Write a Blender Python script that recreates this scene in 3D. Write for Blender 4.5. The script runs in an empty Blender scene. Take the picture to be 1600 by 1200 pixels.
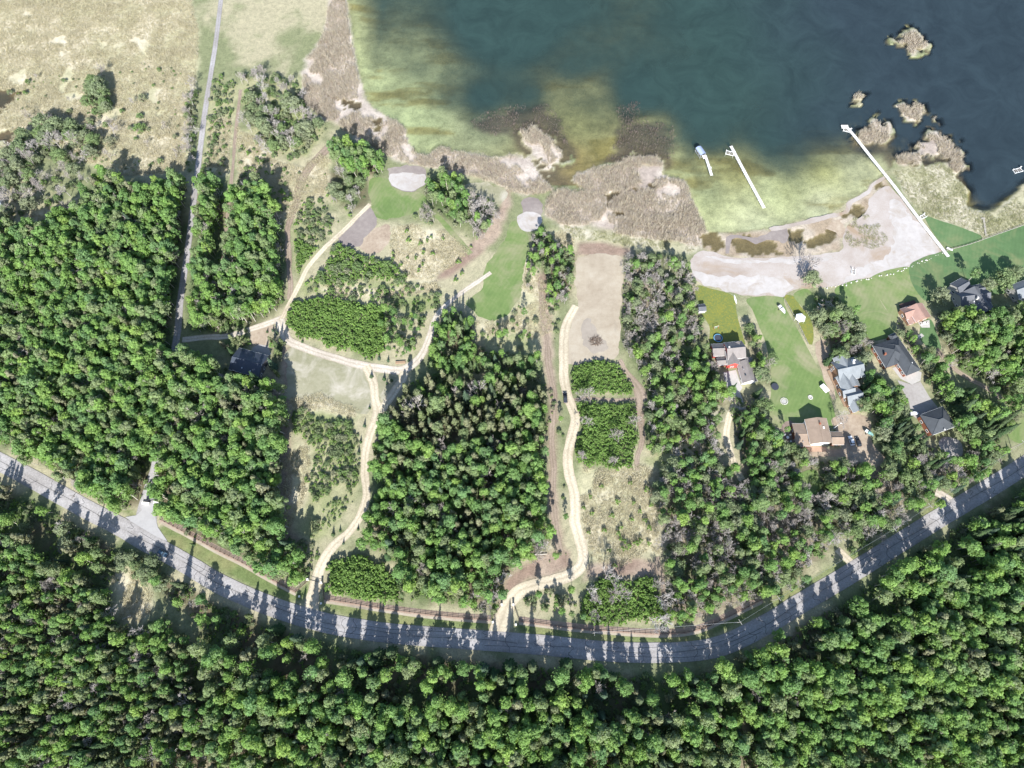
import bpy, bmesh, math, random
import numpy as np
from mathutils import Vector, Matrix

# ------------------------------------------------------------------ camera, sky, sun, exposure
scene = bpy.context.scene
COL = scene.collection
F, TILT, CAMH = 1081.0, math.radians(22.6), 320.0     # focal length in 1600-px units, tilt from straight down, flying height
cam = bpy.data.cameras.new('camera')
cam.sensor_width = 36.0
cam.lens = 36.0 * F / 1600.0
cam.clip_start, cam.clip_end = 5.0, 30000.0
cam_o = bpy.data.objects.new('camera', cam)
COL.objects.link(cam_o)
cam_o.location = (0, 0, CAMH)
cam_o.rotation_euler = (TILT, 0, 0)
scene.camera = cam_o

SUN_EL = math.radians(34.0)
world = bpy.data.worlds.new('World')
scene.world = world
world.use_nodes = True
wn = world.node_tree.nodes
wn.clear()
sky = wn.new('ShaderNodeTexSky')
sky.sky_type = 'NISHITA'
sky.sun_disc = False
sky.sun_elevation = SUN_EL
sky.sun_rotation = math.radians(180.0)
sky.altitude = 700
bgn = wn.new('ShaderNodeBackground')
bgn.inputs['Strength'].default_value = 0.115
wo = wn.new('ShaderNodeOutputWorld')
world.node_tree.links.new(sky.outputs[0], bgn.inputs[0])
world.node_tree.links.new(bgn.outputs[0], wo.inputs[0])

sun = bpy.data.lights.new('sun', 'SUN')
sun.energy = 5.0
sun.angle = math.radians(0.53)
sun.color = (1.0, 0.98, 0.945)
sun_o = bpy.data.objects.new('sun', sun)
COL.objects.link(sun_o)
sun_o.rotation_euler = (math.pi / 2 - SUN_EL, 0, 0)   # shines from -Y (the near side) toward +Y
sun_o.location = (0, -300, 250)

vs = scene.view_settings
vs.view_transform = 'Standard'
vs.look = 'None'
vs.gamma = 1.0
vs.use_curve_mapping = False
vs.exposure = 1.2
scene.cycles.max_bounces = 6
scene.cycles.diffuse_bounces = 4
scene.cycles.glossy_bounces = 2
scene.cycles.transmission_bounces = 3
scene.cycles.transparent_max_bounces = 6

# ------------------------------------------------------------------ helpers
rng = np.random.default_rng(7)
random.seed(11)
CT, ST = math.cos(TILT), math.sin(TILT)

def at(px, py, z=0.0):
    """place on the level z seen at photo pixel (px, py)"""
    u = (px - 800) / F
    v = (600 - py) / F
    s = (CAMH - z) / (CT - v * ST)
    return (u * s, (v * CT + ST) * s)

def pts(l, z=0.0):
    return np.array([at(x, y, z) for x, y in l])

def tag(o, label=None, cat=None, group=None, kind=None):
    if label: o['label'] = label
    if cat: o['category'] = cat
    if group: o['group'] = group
    if kind: o['kind'] = kind
    return o

def link(o, parent=None):
    COL.objects.link(o)
    if parent is not None:
        o.parent = parent
    return o

def empty(name, loc, rz=0.0):
    o = bpy.data.objects.new(name, None)
    o.empty_display_size = 0.3
    o.location = loc
    o.rotation_euler = (0, 0, rz)
    return link(o)

def mesh_np(name, V, Fq, mats, mat_idx=None, smooth=False):
    """fast mesh from arrays; Fq is (n,4) or (n,3)"""
    V = np.asarray(V, dtype=np.float32)
    Fq = np.asarray(Fq, dtype=np.int32)
    k = Fq.shape[1]
    me = bpy.data.meshes.new(name)
    me.vertices.add(len(V))
    me.vertices.foreach_set('co', V.ravel())
    me.loops.add(Fq.size)
    me.loops.foreach_set('vertex_index', Fq.ravel())
    me.polygons.add(len(Fq))
    me.polygons.foreach_set('loop_start', np.arange(0, Fq.size, k, dtype=np.int32))
    me.polygons.foreach_set('loop_total', np.full(len(Fq), k, dtype=np.int32))
    for m in (mats if isinstance(mats, (list, tuple)) else [mats]):
        me.materials.append(m)
    if mat_idx is not None:
        me.polygons.foreach_set('material_index', np.asarray(mat_idx, dtype=np.int32))
    if smooth:
        me.polygons.foreach_set('use_smooth', np.ones(len(Fq), dtype=bool))
    me.update(calc_edges=True)
    return me

class MB:
    """collects polygons of any size and builds one mesh object"""
    def __init__(self):
        self.v, self.f = [], []
    def add(self, vs_, fs):
        b = len(self.v)
        self.v += [tuple(p) for p in vs_]
        self.f += [tuple(b + i for i in f) for f in fs]
        return self
    def box(self, c, s, rz=0.0, taper=1.0):
        cx, cy, cz = c
        hx, hy, hz = s[0] / 2, s[1] / 2, s[2] / 2
        ca, sa = math.cos(rz), math.sin(rz)
        P = []
        for z, t in ((-hz, 1.0), (hz, taper)):
            for x, y in ((-hx, -hy), (hx, -hy), (hx, hy), (-hx, hy)):
                x, y = x * t, y * t
                P.append((cx + x * ca - y * sa, cy + x * sa + y * ca, cz + z))
        return self.add(P, [(3, 2, 1, 0), (4, 5, 6, 7), (0, 1, 5, 4), (1, 2, 6, 5), (2, 3, 7, 6), (3, 0, 4, 7)])
    def tube(self, a, b, r0, r1=None, n=6, cap=True):
        a, b = Vector(a), Vector(b)
        if r1 is None: r1 = r0
        d = (b - a)
        if d.length < 1e-6: return self
        d.normalize()
        up = Vector((0, 0, 1)) if abs(d.z) < 0.95 else Vector((1, 0, 0))
        x = d.cross(up).normalized()
        y = x.cross(d).normalized()
        P = []
        for c, r in ((a, r0), (b, r1)):
            for i in range(n):
                t = 2 * math.pi * i / n
                P.append(c + x * (r * math.cos(t)) + y * (r * math.sin(t)))
        fs = [(i, (i + 1) % n, n + (i + 1) % n, n + i) for i in range(n)]
        if cap:
            fs += [tuple(range(n - 1, -1, -1)), tuple(range(n, 2 * n))]
        return self.add(P, fs)
    def build(self, name, mat, parent=None, smooth=False, off=None):
        me = bpy.data.meshes.new(name)
        v = self.v
        if off is not None:
            v = [(p[0] - off[0], p[1] - off[1], p[2] - off[2]) for p in v]
        me.from_pydata(v, [], self.f)
        me.materials.append(mat)
        if smooth:
            me.polygons.foreach_set('use_smooth', np.ones(len(self.f), dtype=bool))
        me.update()
        return link(bpy.data.objects.new(name, me), parent)

# value noise on numpy arrays
_lat = rng.random((256, 256))
def vnoise(x, y):
    xi, yi = np.floor(x).astype(int), np.floor(y).astype(int)
    fx, fy = x - xi, y - yi
    fx = fx * fx * (3 - 2 * fx)
    fy = fy * fy * (3 - 2 * fy)
    a = _lat[xi & 255, yi & 255]; b = _lat[(xi + 1) & 255, yi & 255]
    c = _lat[xi & 255, (yi + 1) & 255]; d = _lat[(xi + 1) & 255, (yi + 1) & 255]
    return (a * (1 - fx) + b * fx) * (1 - fy) + (c * (1 - fx) + d * fx) * fy
def fbm(x, y, s, o=4):
    r = 0; a = 1.0; t = 0
    for k in range(o):
        r = r + a * vnoise(x / s + 17.3 * k, y / s + 9.1 * k)
        t += a; a *= 0.55; s *= 0.5
    return r / t - 0.5

def inside(P, X, Y):
    r = np.zeros(X.shape, dtype=bool)
    n = len(P)
    for i in range(n):
        x0, y0 = P[i]; x1, y1 = P[(i + 1) % n]
        if y0 == y1: continue
        c = ((y0 > Y) != (y1 > Y)) & (X < (x1 - x0) * (Y - y0) / (y1 - y0) + x0)
        r ^= c
    return r
def sdist(P, X, Y, closed=True):
    """distance to the outline, negative inside"""
    d = np.full(X.shape, 1e9)
    n = len(P)
    for i in range(n if closed else n - 1):
        x0, y0 = P[i]; x1, y1 = P[(i + 1) % n]
        dx, dy = x1 - x0, y1 - y0
        L = dx * dx + dy * dy + 1e-9
        t = np.clip(((X - x0) * dx + (Y - y0) * dy) / L, 0, 1)
        d = np.minimum(d, (X - x0 - t * dx) ** 2 + (Y - y0 - t * dy) ** 2)
    d = np.sqrt(d)
    if closed:
        d = np.where(inside(P, X, Y), -d, d)
    return d
def sstep(a, b, x):
    t = np.clip((x - a) / (b - a), 0, 1)
    return t * t * (3 - 2 * t)

def catmull(P, step, closed=False):
    P = np.asarray(P, dtype=float)
    n = len(P)
    out = []
    for i in range(n if closed else n - 1):
        p1, p2 = P[i], P[(i + 1) % n]
        p0 = P[i - 1] if (closed or i > 0) else 2 * p1 - p2
        p3 = P[(i + 2) % n] if (closed or i + 2 < n) else 2 * p2 - p1
        m = max(1, int(np.hypot(*(p2 - p1)) / step))
        for k in range(m):
            t = k / m
            out.append(0.5 * ((2 * p1) + (-p0 + p2) * t + (2 * p0 - 5 * p1 + 4 * p2 - p3) * t * t + (-p0 + 3 * p1 - 3 * p2 + p3) * t ** 3))
    if not closed: out.append(P[-1])
    return np.array(out)

# ------------------------------------------------------------------ materials
def newmat(name):
    m = bpy.data.materials.new(name)
    m.use_nodes = True
    nt = m.node_tree
    nt.nodes.clear()
    out = nt.nodes.new('ShaderNodeOutputMaterial')
    return m, nt, out
def ramp(nt, stops, fac=None, interp='LINEAR'):
    r = nt.nodes.new('ShaderNodeValToRGB')
    r.color_ramp.interpolation = interp
    while len(r.color_ramp.elements) < len(stops):
        r.color_ramp.elements.new(0.5)
    for e, (p, c) in zip(r.color_ramp.elements, stops):
        e.position = p
        e.color = (*c, 1) if len(c) == 3 else c
    if fac is not None: nt.links.new(fac, r.inputs[0])
    return r.outputs[0]
def noise(nt, scale, detail=4, rough=0.6, vec=None, dist=0.0):
    n = nt.nodes.new('ShaderNodeTexNoise')
    n.inputs['Scale'].default_value = scale
    n.inputs['Detail'].default_value = detail
    n.inputs['Roughness'].default_value = rough
    n.inputs['Distortion'].default_value = dist
    if vec is not None: nt.links.new(vec, n.inputs['Vector'])
    return n.outputs[0]
def wpos(nt):
    return nt.nodes.new('ShaderNodeNewGeometry').outputs['Position']
def mix(nt, a, b, fac, mode='MIX'):
    m = nt.nodes.new('ShaderNodeMix')
    m.data_type = 'RGBA'
    m.blend_type = mode
    for s, v in ((m.inputs[6], a), (m.inputs[7], b), (m.inputs[0], fac)):
        if hasattr(v, 'is_output') or isinstance(v, bpy.types.NodeSocket): nt.links.new(v, s)
        elif isinstance(v, (int, float)) and s.type == 'RGBA': s.default_value = (v, v, v, 1)
        elif isinstance(v, (int, float)): s.default_value = v
        else: s.default_value = (*v, 1)
    return m.outputs[2]
def math_(nt, op, a, b=0.0):
    m = nt.nodes.new('ShaderNodeMath')
    m.operation = op
    for s, v in zip(m.inputs, (a, b)):
        if isinstance(v, bpy.types.NodeSocket): nt.links.new(v, s)
        else: s.default_value = v
    return m.outputs[0]
def bsdf(nt, out, color, rough=0.85, spec=0.25, metal=0.0, bump=None, bump_d=0.1, bump_s=0.5):
    p = nt.nodes.new('ShaderNodeBsdfPrincipled')
    if isinstance(color, bpy.types.NodeSocket): nt.links.new(color, p.inputs['Base Color'])
    else: p.inputs['Base Color'].default_value = (*color, 1)
    p.inputs['Roughness'].default_value = rough
    p.inputs['Metallic'].default_value = metal
    p.inputs['Specular IOR Level'].default_value = spec
    if bump is not None:
        b = nt.nodes.new('ShaderNodeBump')
        b.inputs['Distance'].default_value = bump_d
        b.inputs['Strength'].default_value = bump_s
        nt.links.new(bump, b.inputs['Height'])
        nt.links.new(b.outputs[0], p.inputs['Normal'])
    nt.links.new(p.outputs[0], out.inputs[0])
    return p

def plain(name, c, rough=0.7, metal=0.0, var=0.18, scale=3.0, spec=0.3):
    """a weathered plain finish"""
    m, nt, out = newmat(name)
    tc = nt.nodes.new('ShaderNodeTexCoord').outputs['Object']
    n = noise(nt, scale, 5, 0.65, tc)
    col = ramp(nt, [(0.25, tuple(x * (1 - var) for x in c)), (0.75, tuple(min(1, x * (1 + var)) for x in c))], n)
    bsdf(nt, out, col, rough, spec, metal)
    return m

def ground(name, dark, mid, light, s1=0.06, s2=0.5, s3=3.0, bump=0.15, blotch=None, mow=0.0):
    """earth, sand, grass: three scales of noise over world position"""
    m, nt, out = newmat(name)
    p = wpos(nt)
    a, b, c = noise(nt, s1, 4, 0.6, p, 0.5), noise(nt, s2, 4, 0.65, p), noise(nt, s3, 3, 0.7, p)
    f = math_(nt, 'ADD', math_(nt, 'MULTIPLY', a, 0.45), math_(nt, 'ADD', math_(nt, 'MULTIPLY', b, 0.35), math_(nt, 'MULTIPLY', c, 0.2)))
    col = ramp(nt, [(0.36, dark), (0.5, mid), (0.64, light)], f)
    if blotch:
        bc, bs, lo, hi = blotch
        bf = ramp(nt, [(lo, (0, 0, 0)), (hi, (1, 1, 1))], noise(nt, bs, 5, 0.65, p, 0.8))
        col = mix(nt, col, bc, bf)
    if mow:
        mp = nt.nodes.new('ShaderNodeMapping'); mp.inputs['Rotation'].default_value = (0, 0, mow)
        nt.links.new(p, mp.inputs['Vector'])
        wv = nt.nodes.new('ShaderNodeTexWave'); wv.inputs['Scale'].default_value = 0.16; wv.inputs['Distortion'].default_value = 1.2; wv.inputs['Detail'].default_value = 2.0
        nt.links.new(mp.outputs[0], wv.inputs['Vector'])
        col = mix(nt, col, ramp(nt, [(0.2, (.975, .975, .97)), (0.8, (1.025, 1.02, 1.02))], wv.outputs[0]), 1.0, 'MULTIPLY')
    bsdf(nt, out, col, 0.95, 0.1, 0, c, bump, 0.6)
    return m

def leafmat(name, cols, trans=0.3, val=0.22):
    """foliage: colour differs from tree to tree and from leaf to leaf"""
    m, nt, out = newmat(name)
    oi = nt.nodes.new('ShaderNodeObjectInfo').outputs['Random']
    n = len(cols)
    base = ramp(nt, [((i + 0.5) / n, c) for i, c in enumerate(cols)], oi)
    at_ = nt.nodes.new('ShaderNodeAttribute')
    at_.attribute_name = 'tone'
    v = ramp(nt, [(0.0, (1 - val * 1.6,) * 3), (0.5, (1, 1, 1)), (1.0, (1 + val * 1.2, 1 + val * 1.3, 1 + val * 0.6))], at_.outputs['Fac'])
    col = mix(nt, base, v, 1.0, 'MULTIPLY')
    d = nt.nodes.new('ShaderNodeBsdfDiffuse')
    t = nt.nodes.new('ShaderNodeBsdfTranslucent')
    s = nt.nodes.new('ShaderNodeMixShader')
    nt.links.new(col, d.inputs[0])
    nt.links.new(mix(nt, col, (1.15, 1.1, 0.55), 1.0, 'MULTIPLY'), t.inputs[0])
    s.inputs[0].default_value = trans
    nt.links.new(d.outputs[0], s.inputs[1])
    nt.links.new(t.outputs[0], s.inputs[2])
    nt.links.new(s.outputs[0], out.inputs[0])
    return m

M = {}
M['lawn'] = ground('lawn', (.095, .145, .05), (.12, .175, .06), (.165, .20, .085), 0.035, 0.3, 2.5, 0.05, ((.225, .22, .13), 0.045, 0.46, 0.70), mow=0.5)
M['lawn_lush'] = ground('lawn_lush', (.065, .115, .05), (.08, .14, .06), (.11, .165, .075), 0.03, 0.25, 2.5, 0.05, ((.17, .18, .09), 0.04, 0.5, 0.72), mow=0.35)
M['lawn_dandelion'] = ground('lawn_dandelion', (.095, .13, .045), (.13, .155, .045), (.18, .18, .04), 0.05, 0.4, 3.0, 0.05, ((.25, .21, .035), 1.1, 0.5, 0.72))
M['meadow'] = ground('meadow', (.18, .18, .11), (.235, .225, .15), (.30, .285, .205), 0.05, 0.4, 2.2, 0.12, ((.38, .35, .29), 0.07, 0.48, 0.66))
M['sand'] = ground('sand', (.26, .215, .18), (.325, .285, .255), (.39, .36, .34), 0.028, 0.12, 1.5, 0.06, ((.27, .205, .145), 0.03, 0.55, 0.68))
M['sand_white'] = ground('sand_white', (.31, .28, .26), (.365, .34, .32), (.42, .395, .38), 0.05, 0.35, 2.0, 0.06, ((.30, .26, .22), .12, .50, .72))
M['silt'] = ground('silt', (.17, .145, .135), (.215, .185, .17), (.27, .24, .215), 0.05, 0.4, 2.0, 0.04)
M['dirt_clear'] = ground('dirt_clear', (.26, .215, .16), (.325, .28, .215), (.38, .34, .275), 0.035, 0.25, 1.8, 0.08, ((.22, .19, .15), 0.03, 0.56, 0.64))
M['dirt_dark'] = ground('dirt_dark', (.13, .095, .08), (.19, .145, .12), (.27, .22, .185), 0.08, 0.5, 2.5, 0.15)
M['dirt_path'] = ground('dirt_path', (.21, .16, .12), (.30, .24, .18), (.38, .32, .25), 0.08, 0.6, 2.5, 0.1)
M['concrete'] = ground('concrete', (.31, .295, .275), (.36, .345, .325), (.41, .395, .375), 0.1, 0.7, 5.0, 0.01)
M['drive_grey'] = ground('drive_grey', (.24, .22, .205), (.29, .27, .255), (.33, .315, .30), 0.1, 0.7, 5.0, 0.02)
M['mulch'] = ground('mulch', (.24, .17, .13), (.30, .225, .175), (.36, .29, .235), 0.2, 1.0, 6.0, 0.05)
M['paver'] = ground('paver', (.27, .17, .12), (.33, .22, .16), (.38, .27, .2), 0.3, 1.0, 6.0, 0.02)

def track_mat(name, rut, mid, edge):
    """gravel track: paler wheel ruts along the ribbon"""
    m, nt, out = newmat(name)
    uv = nt.nodes.new('ShaderNodeUVMap').outputs[0]
    sx = nt.nodes.new('ShaderNodeSeparateXYZ')
    nt.links.new(uv, sx.inputs[0])
    p = wpos(nt)
    wob = math_(nt, 'MULTIPLY', math_(nt, 'SUBTRACT', noise(nt, 0.12, 3, 0.5, p), 0.5), 0.35)
    u = math_(nt, 'ADD', sx.outputs[0], wob)
    band = ramp(nt, [(0.0, edge), (0.14, mid), (0.27, rut), (0.42, mid), (0.52, edge), (0.60, mid), (0.74, rut), (0.86, mid), (1.0, edge)], u)
    n = noise(nt, 1.2, 5, 0.7, p)
    col = mix(nt, band, ramp(nt, [(0.3, (.72, .71, .70)), (0.7, (1.16, 1.15, 1.14))], n), 1.0, 'MULTIPLY')
    n2 = noise(nt, 0.05, 3, 0.6, p)
    col = mix(nt, col, ramp(nt, [(0.35, (.82, .80, .78)), (0.65, (1.08, 1.08, 1.08))], n2), 1.0, 'MULTIPLY')
    bsdf(nt, out, col, 0.95, 0.1, 0, n, 0.06, 0.5)
    return m
M['gravel'] = track_mat('gravel', (.52, .465, .36), (.47, .42, .32), (.40, .35, .265))
M['gravel_pale'] = track_mat('gravel_pale', (.52, .475, .41), (.47, .425, .36), (.39, .345, .285))
M['soil_track'] = track_mat('soil_track', (.29, .235, .19), (.26, .21, .165), (.215, .18, .135))
M['asphalt_lane'] = track_mat('asphalt_lane', (.33, .32, .32), (.31, .30, .30), (.28, .27, .265))
M['asphalt_plain'] = ground('asphalt_plain', (.29, .28, .275), (.325, .315, .31), (.36, .35, .345), 0.1, 0.6, 4.0, 0.02)
M['silt_pale'] = ground('silt_pale', (.235, .205, .17), (.27, .235, .195), (.31, .275, .23), 0.06, 0.4, 2.0, 0.04)
M['asphalt'] = track_mat('asphalt', (.345, .335, .335), (.32, .31, .31), (.29, .28, .275))
M['tar'] = plain('tar', (.035, .034, .036), 0.6, var=0.2)
M['bark_pale'] = plain('bark_pale', (.40, .37, .32), 0.9, var=0.35, scale=1.5)
M['bark_brown'] = plain('bark_brown', (.14, .10, .075), 0.9, var=0.3, scale=2.0)
M['twig'] = leafmat('twig', [(.33, .295, .28), (.38, .345, .325), (.43, .40, .385)], 0.0, 0.25)
M['leaf_aspen'] = leafmat('leaf_aspen', [(.17, .285, .11), (.205, .335, .105), (.24, .37, .115), (.205, .335, .13), (.285, .405, .12), (.175, .295, .135), (.245, .33, .155), (.26, .315, .175)], 0.5, 0.2)
M['leaf_sapling'] = leafmat('leaf_sapling', [(.185, .295, .09), (.21, .33, .10), (.235, .355, .11)], 0.5, 0.25)
M['leaf_willow'] = leafmat('leaf_willow', [(.20, .255, .14), (.235, .28, .17), (.26, .29, .19), (.19, .26, .12)], 0.35, 0.2)
M['leaf_shrub'] = leafmat('leaf_shrub', [(.15, .22, .095), (.195, .235, .135), (.245, .255, .175), (.17, .25, .095)], 0.32, 0.25)
M['needle_spruce'] = leafmat('needle_spruce', [(.045, .075, .038), (.055, .085, .042), (.075, .095, .055), (.06, .09, .062)], 0.15, 0.45)
M['needle_pine'] = leafmat('needle_pine', [(.175, .205, .11), (.205, .22, .13), (.225, .225, .15), (.16, .20, .095)], 0.32, 0.25)
M['reed'] = leafmat('reed', [(.41, .35, .305), (.45, .395, .345), (.48, .43, .375), (.42, .37, .33)], 0.3, 0.3)
M['reed_dark'] = leafmat('reed_dark', [(.12, .095, .09), (.17, .135, .125)], 0.1, 0.2)
M['drygrass'] = leafmat('drygrass', [(.44, .395, .29), (.47, .43, .325), (.41, .37, .26), (.51, .47, .37)], 0.3, 0.3)
M['sedge'] = leafmat('sedge', [(.29, .29, .17), (.32, .31, .20), (.27, .28, .15)], 0.25, 0.25)
# building finishes
def roofmat(name, c, metal=False):
    m, nt, out = newmat(name)
    tc = nt.nodes.new('ShaderNodeTexCoord').outputs['Object']
    n1, n2 = noise(nt, 0.35, 4, 0.6, tc), noise(nt, 9.0, 2, 0.6, tc)
    f = math_(nt, 'ADD', math_(nt, 'MULTIPLY', n1, 0.6), math_(nt, 'MULTIPLY', n2, 0.4))
    col = ramp(nt, [(0.3, tuple(x * .78 for x in c)), (0.7, tuple(min(1, x * 1.2) for x in c))], f)
    bsdf(nt, out, col, 0.45 if metal else 0.9, 0.4 if metal else 0.15, 0.0, n2, 0.03, 0.4)
    return m
M['roof_taupe'] = roofmat('roof_taupe', (.20, .18, .17))
M['roof_brown'] = roofmat('roof_brown', (.25, .19, .145))
M['roof_silver'] = roofmat('roof_silver', (.19, .205, .215), False)
M['roof_slate'] = roofmat('roof_slate', (.06, .066, .073))
M['roof_grey'] = roofmat('roof_grey', (.105, .11, .12))
M['roof_rust'] = roofmat('roof_rust', (.30, .19, .155))
M['roof_navy'] = roofmat('roof_navy', (.045, .055, .075), True)
M['wall_red'] = plain('wall_red', (.42, .06, .05), 0.7)
M['wall_white'] = plain('wall_white', (.70, .67, .62), 0.7, var=0.08)
M['wall_brown'] = plain('wall_brown', (.23, .13, .08), 0.8)
M['wall_brick'] = plain('wall_brick', (.23, .085, .05), 0.8)
M['wall_grey'] = plain('wall_grey', (.34, .33, .31), 0.8)
M['wall_dark'] = plain('wall_dark', (.09, .09, .10), 0.7)
M['white_paint'] = plain('white_paint', (.78, .78, .76), 0.5, var=0.06)
M['deck_white'] = leafmat('deck_white', [(.50, .49, .46), (.58, .57, .54), (.64, .63, .60)], 0.0, 0.0)
M['wood'] = plain('wood', (.26, .18, .12), 0.85)
M['wood_dark'] = plain('wood_dark', (.10, .062, .05), 0.85)
M['wood_grey'] = plain('wood_grey', (.33, .30, .27), 0.85)
M['stone'] = plain('stone', (.50, .48, .45), 0.9, var=0.25, scale=1.2)
M['metal_grey'] = plain('metal_grey', (.45, .46, .48), 0.4, 0.6, 0.1)
M['metal_dark'] = plain('metal_dark', (.05, .05, .055), 0.5, 0.3, 0.1)
M['glass'] = plain('glass', (.03, .04, .05), 0.08, var=0.05, spec=0.6)
M['rubber'] = plain('rubber', (.025, .025, .027), 0.8)
M['car_black'] = plain('car_black', (.02, .021, .025), 0.25, var=0.05, spec=0.5)
M['car_blue'] = plain('car_blue', (.07, .12, .17), 0.25, var=0.05, spec=0.5)
M['car_white'] = plain('car_white', (.72, .73, .74), 0.3, var=0.04, spec=0.5)
M['teal'] = plain('teal', (.25, .45, .42), 0.4, var=0.1)
M['canvas_blue'] = plain('canvas_blue', (.27, .32, .46), 0.8, var=0.06)
M['canvas_white'] = plain('canvas_white', (.80, .80, .80), 0.8, var=0.04)
M['mat_black'] = plain('mat_black', (.035, .04, .055), 0.7)
M['pad_blue'] = plain('pad_blue', (.12, .30, .45), 0.6)
M['lamp_red'] = plain('lamp_red', (.35, .02, .02), 0.3)

# ------------------------------------------------------------------ outlines read off the photograph (photo pixels)
LAKE = [(530, -60), (550, 30), (560, 100), (572, 148), (582, 167), (597, 175), (620, 190), (635, 202), (640, 222), (650, 237), (667, 242), (677, 232), (695, 226), (707, 236),
        (725, 236), (750, 235), (770, 245), (800, 240), (815, 240), (832, 250), (847, 272), (855, 287), (870, 292), (895, 290), (915, 295), (892, 282),
        (900, 267), (925, 262), (957, 256), (980, 255), (1000, 246), (1037, 252), (1036, 270), (1050, 277), (1070, 280), (1077, 295), (1085, 320), (1097, 340),
        (1102, 357), (1110, 362), (1150, 362), (1200, 357), (1232, 350), (1272, 340), (1317, 328), (1327, 312), (1352, 300), (1362, 285), (1380, 274), (1392, 262), (1400, 250),
        (1430, 262), (1470, 252), (1488, 266), (1510, 296), (1513, 320), (1535, 328), (1555, 331), (1567, 316), (1600, 292), (1660, 240), (1760, 160), (2100, 120),
        (2600, -900), (-1200, -900), (-300, -160), (60, -110), (200, -70), (400, -75)]
ISLANDS = [  # reed islands standing in the water
    [(815, 205), (832, 200), (857, 212), (870, 217), (887, 237), (885, 250), (862, 255), (857, 267), (847, 260), (832, 235), (820, 222)],
    [(1397, 247), (1412, 240), (1427, 235), (1435, 218), (1462, 205), (1482, 217), (1500, 235), (1507, 265), (1500, 272), (1487, 265), (1474, 248), (1455, 246), (1440, 252), (1430, 260), (1405, 260)],
    [(1402, 165), (1425, 162), (1445, 165), (1450, 178), (1438, 190), (1420, 185), (1405, 177)],
    [(1458, 186), (1470, 181), (1479, 187), (1470, 192)],
    [(1340, 212), (1352, 200), (1372, 186), (1388, 195), (1390, 215), (1380, 225), (1358, 228), (1345, 222)],
    [(1330, 146), (1345, 142), (1352, 150), (1342, 156), (1332, 153)],
    [(1396, 60), (1430, 50), (1450, 70), (1425, 85)],
    [(958, 256), (985, 244), (1003, 238), (1015, 243), (1036, 251), (1030, 256), (990, 258)],
]
POOLS = [  # standing water in marsh and beach: outline, depth
    ([(975, 292), (1000, 284), (1022, 282), (1036, 291), (1022, 302), (1000, 299), (980, 301)], 1.6),
    ([(950, 305), (965, 298), (975, 296), (968, 303), (953, 310)], 1.0),
    ([(950, 322), (962, 325), (982, 332), (975, 338), (957, 330)], 0.7),
    ([(1103, 366), (1122, 362), (1135, 370), (1131, 388), (1112, 391)], 0.35),
    ([(1140, 372), (1158, 370), (1180, 380), (1205, 374), (1224, 380), (1215, 396), (1185, 397), (1155, 394), (1144, 386)], 0.4),
    ([(1228, 357), (1250, 357), (1265, 373), (1290, 366), (1308, 352), (1315, 358), (1300, 380), (1272, 387), (1245, 386), (1231, 371)], 0.6),
    ([(1325, 322), (1345, 311), (1353, 325), (1337, 337), (1322, 346), (1311, 340)], 0.5),
    ([(1356, 300), (1370, 288), (1378, 285), (1370, 300), (1360, 312)], 0.3),
    ([(-60, 130), (20, 140), (24, 152), (15, 178), (-5, 190), (-60, 200)], 1.5),
    ([(-30, 210), (24, 206), (14, 221), (-5, 226), (-30, 225)], 1.5),
    ([(520, 152), (540, 153), (556, 157), (566, 171), (548, 169), (535, 160)], 0.9),
    ([(572, 186), (584, 184), (598, 188), (592, 192), (578, 190)], 0.7),
    ([(592, 202), (610, 199), (614, 203), (598, 206)], 0.5),
]
DARKBED = [  # beds of drowned reed stubble
    [(735, 190), (760, 175), (800, 165), (850, 155), (875, 185), (890, 232), (870, 214), (835, 198), (812, 205), (800, 215), (770, 212), (745, 205)],
    [(942, 257), (958, 232), (965, 205), (985, 190), (1010, 182), (1050, 195), (1062, 230), (1050, 246), (1035, 250), (1000, 238), (975, 252)],
    [(960, 165), (1000, 160), (1000, 190), (970, 200)],
]
REEDS = [
    [(478, 95), (505, 60), (515, 10), (535, -30), (548, 60), (560, 120), (572, 157), (597, 177), (620, 192), (637, 205), (641, 225), (650, 240), (667, 245), (690, 230), (725, 240), (770, 248), (800, 243), (832, 252),
     (850, 275), (857, 290), (870, 296), (850, 303), (830, 305), (800, 300), (770, 285), (720, 272), (690, 262), (660, 262), (640, 258), (610, 245), (585, 230), (560, 215), (530, 200), (500, 180), (470, 160)],
    [(870, 297), (915, 298), (895, 283), (902, 268), (925, 263), (957, 257), (980, 256), (1037, 254), (1037, 273), (1070, 282), (1078, 297), (1087, 322),
     (1098, 342), (1102, 360), (1098, 380), (1085, 388), (1050, 378), (1000, 372), (960, 365), (920, 352), (880, 352), (850, 335), (855, 310)],
] + ISLANDS
SEDGE = [[(1397, 268), (1430, 262), (1470, 254), (1488, 268), (1508, 297), (1511, 322), (1535, 331), (1555, 335), (1570, 320), (1600, 297), (1680, 260), (1680, 320), (1600, 350), (1560, 362), (1535, 371), (1500, 352), (1475, 345), (1445, 338), (1420, 312)],
         [(1322, 350), (1350, 332), (1370, 345), (1387, 372), (1385, 382), (1360, 392), (1325, 387), (1317, 372)],
         [(880, 352), (960, 365), (1050, 378), (1095, 388), (1075, 396), (1000, 386), (940, 378), (890, 372)]]
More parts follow.
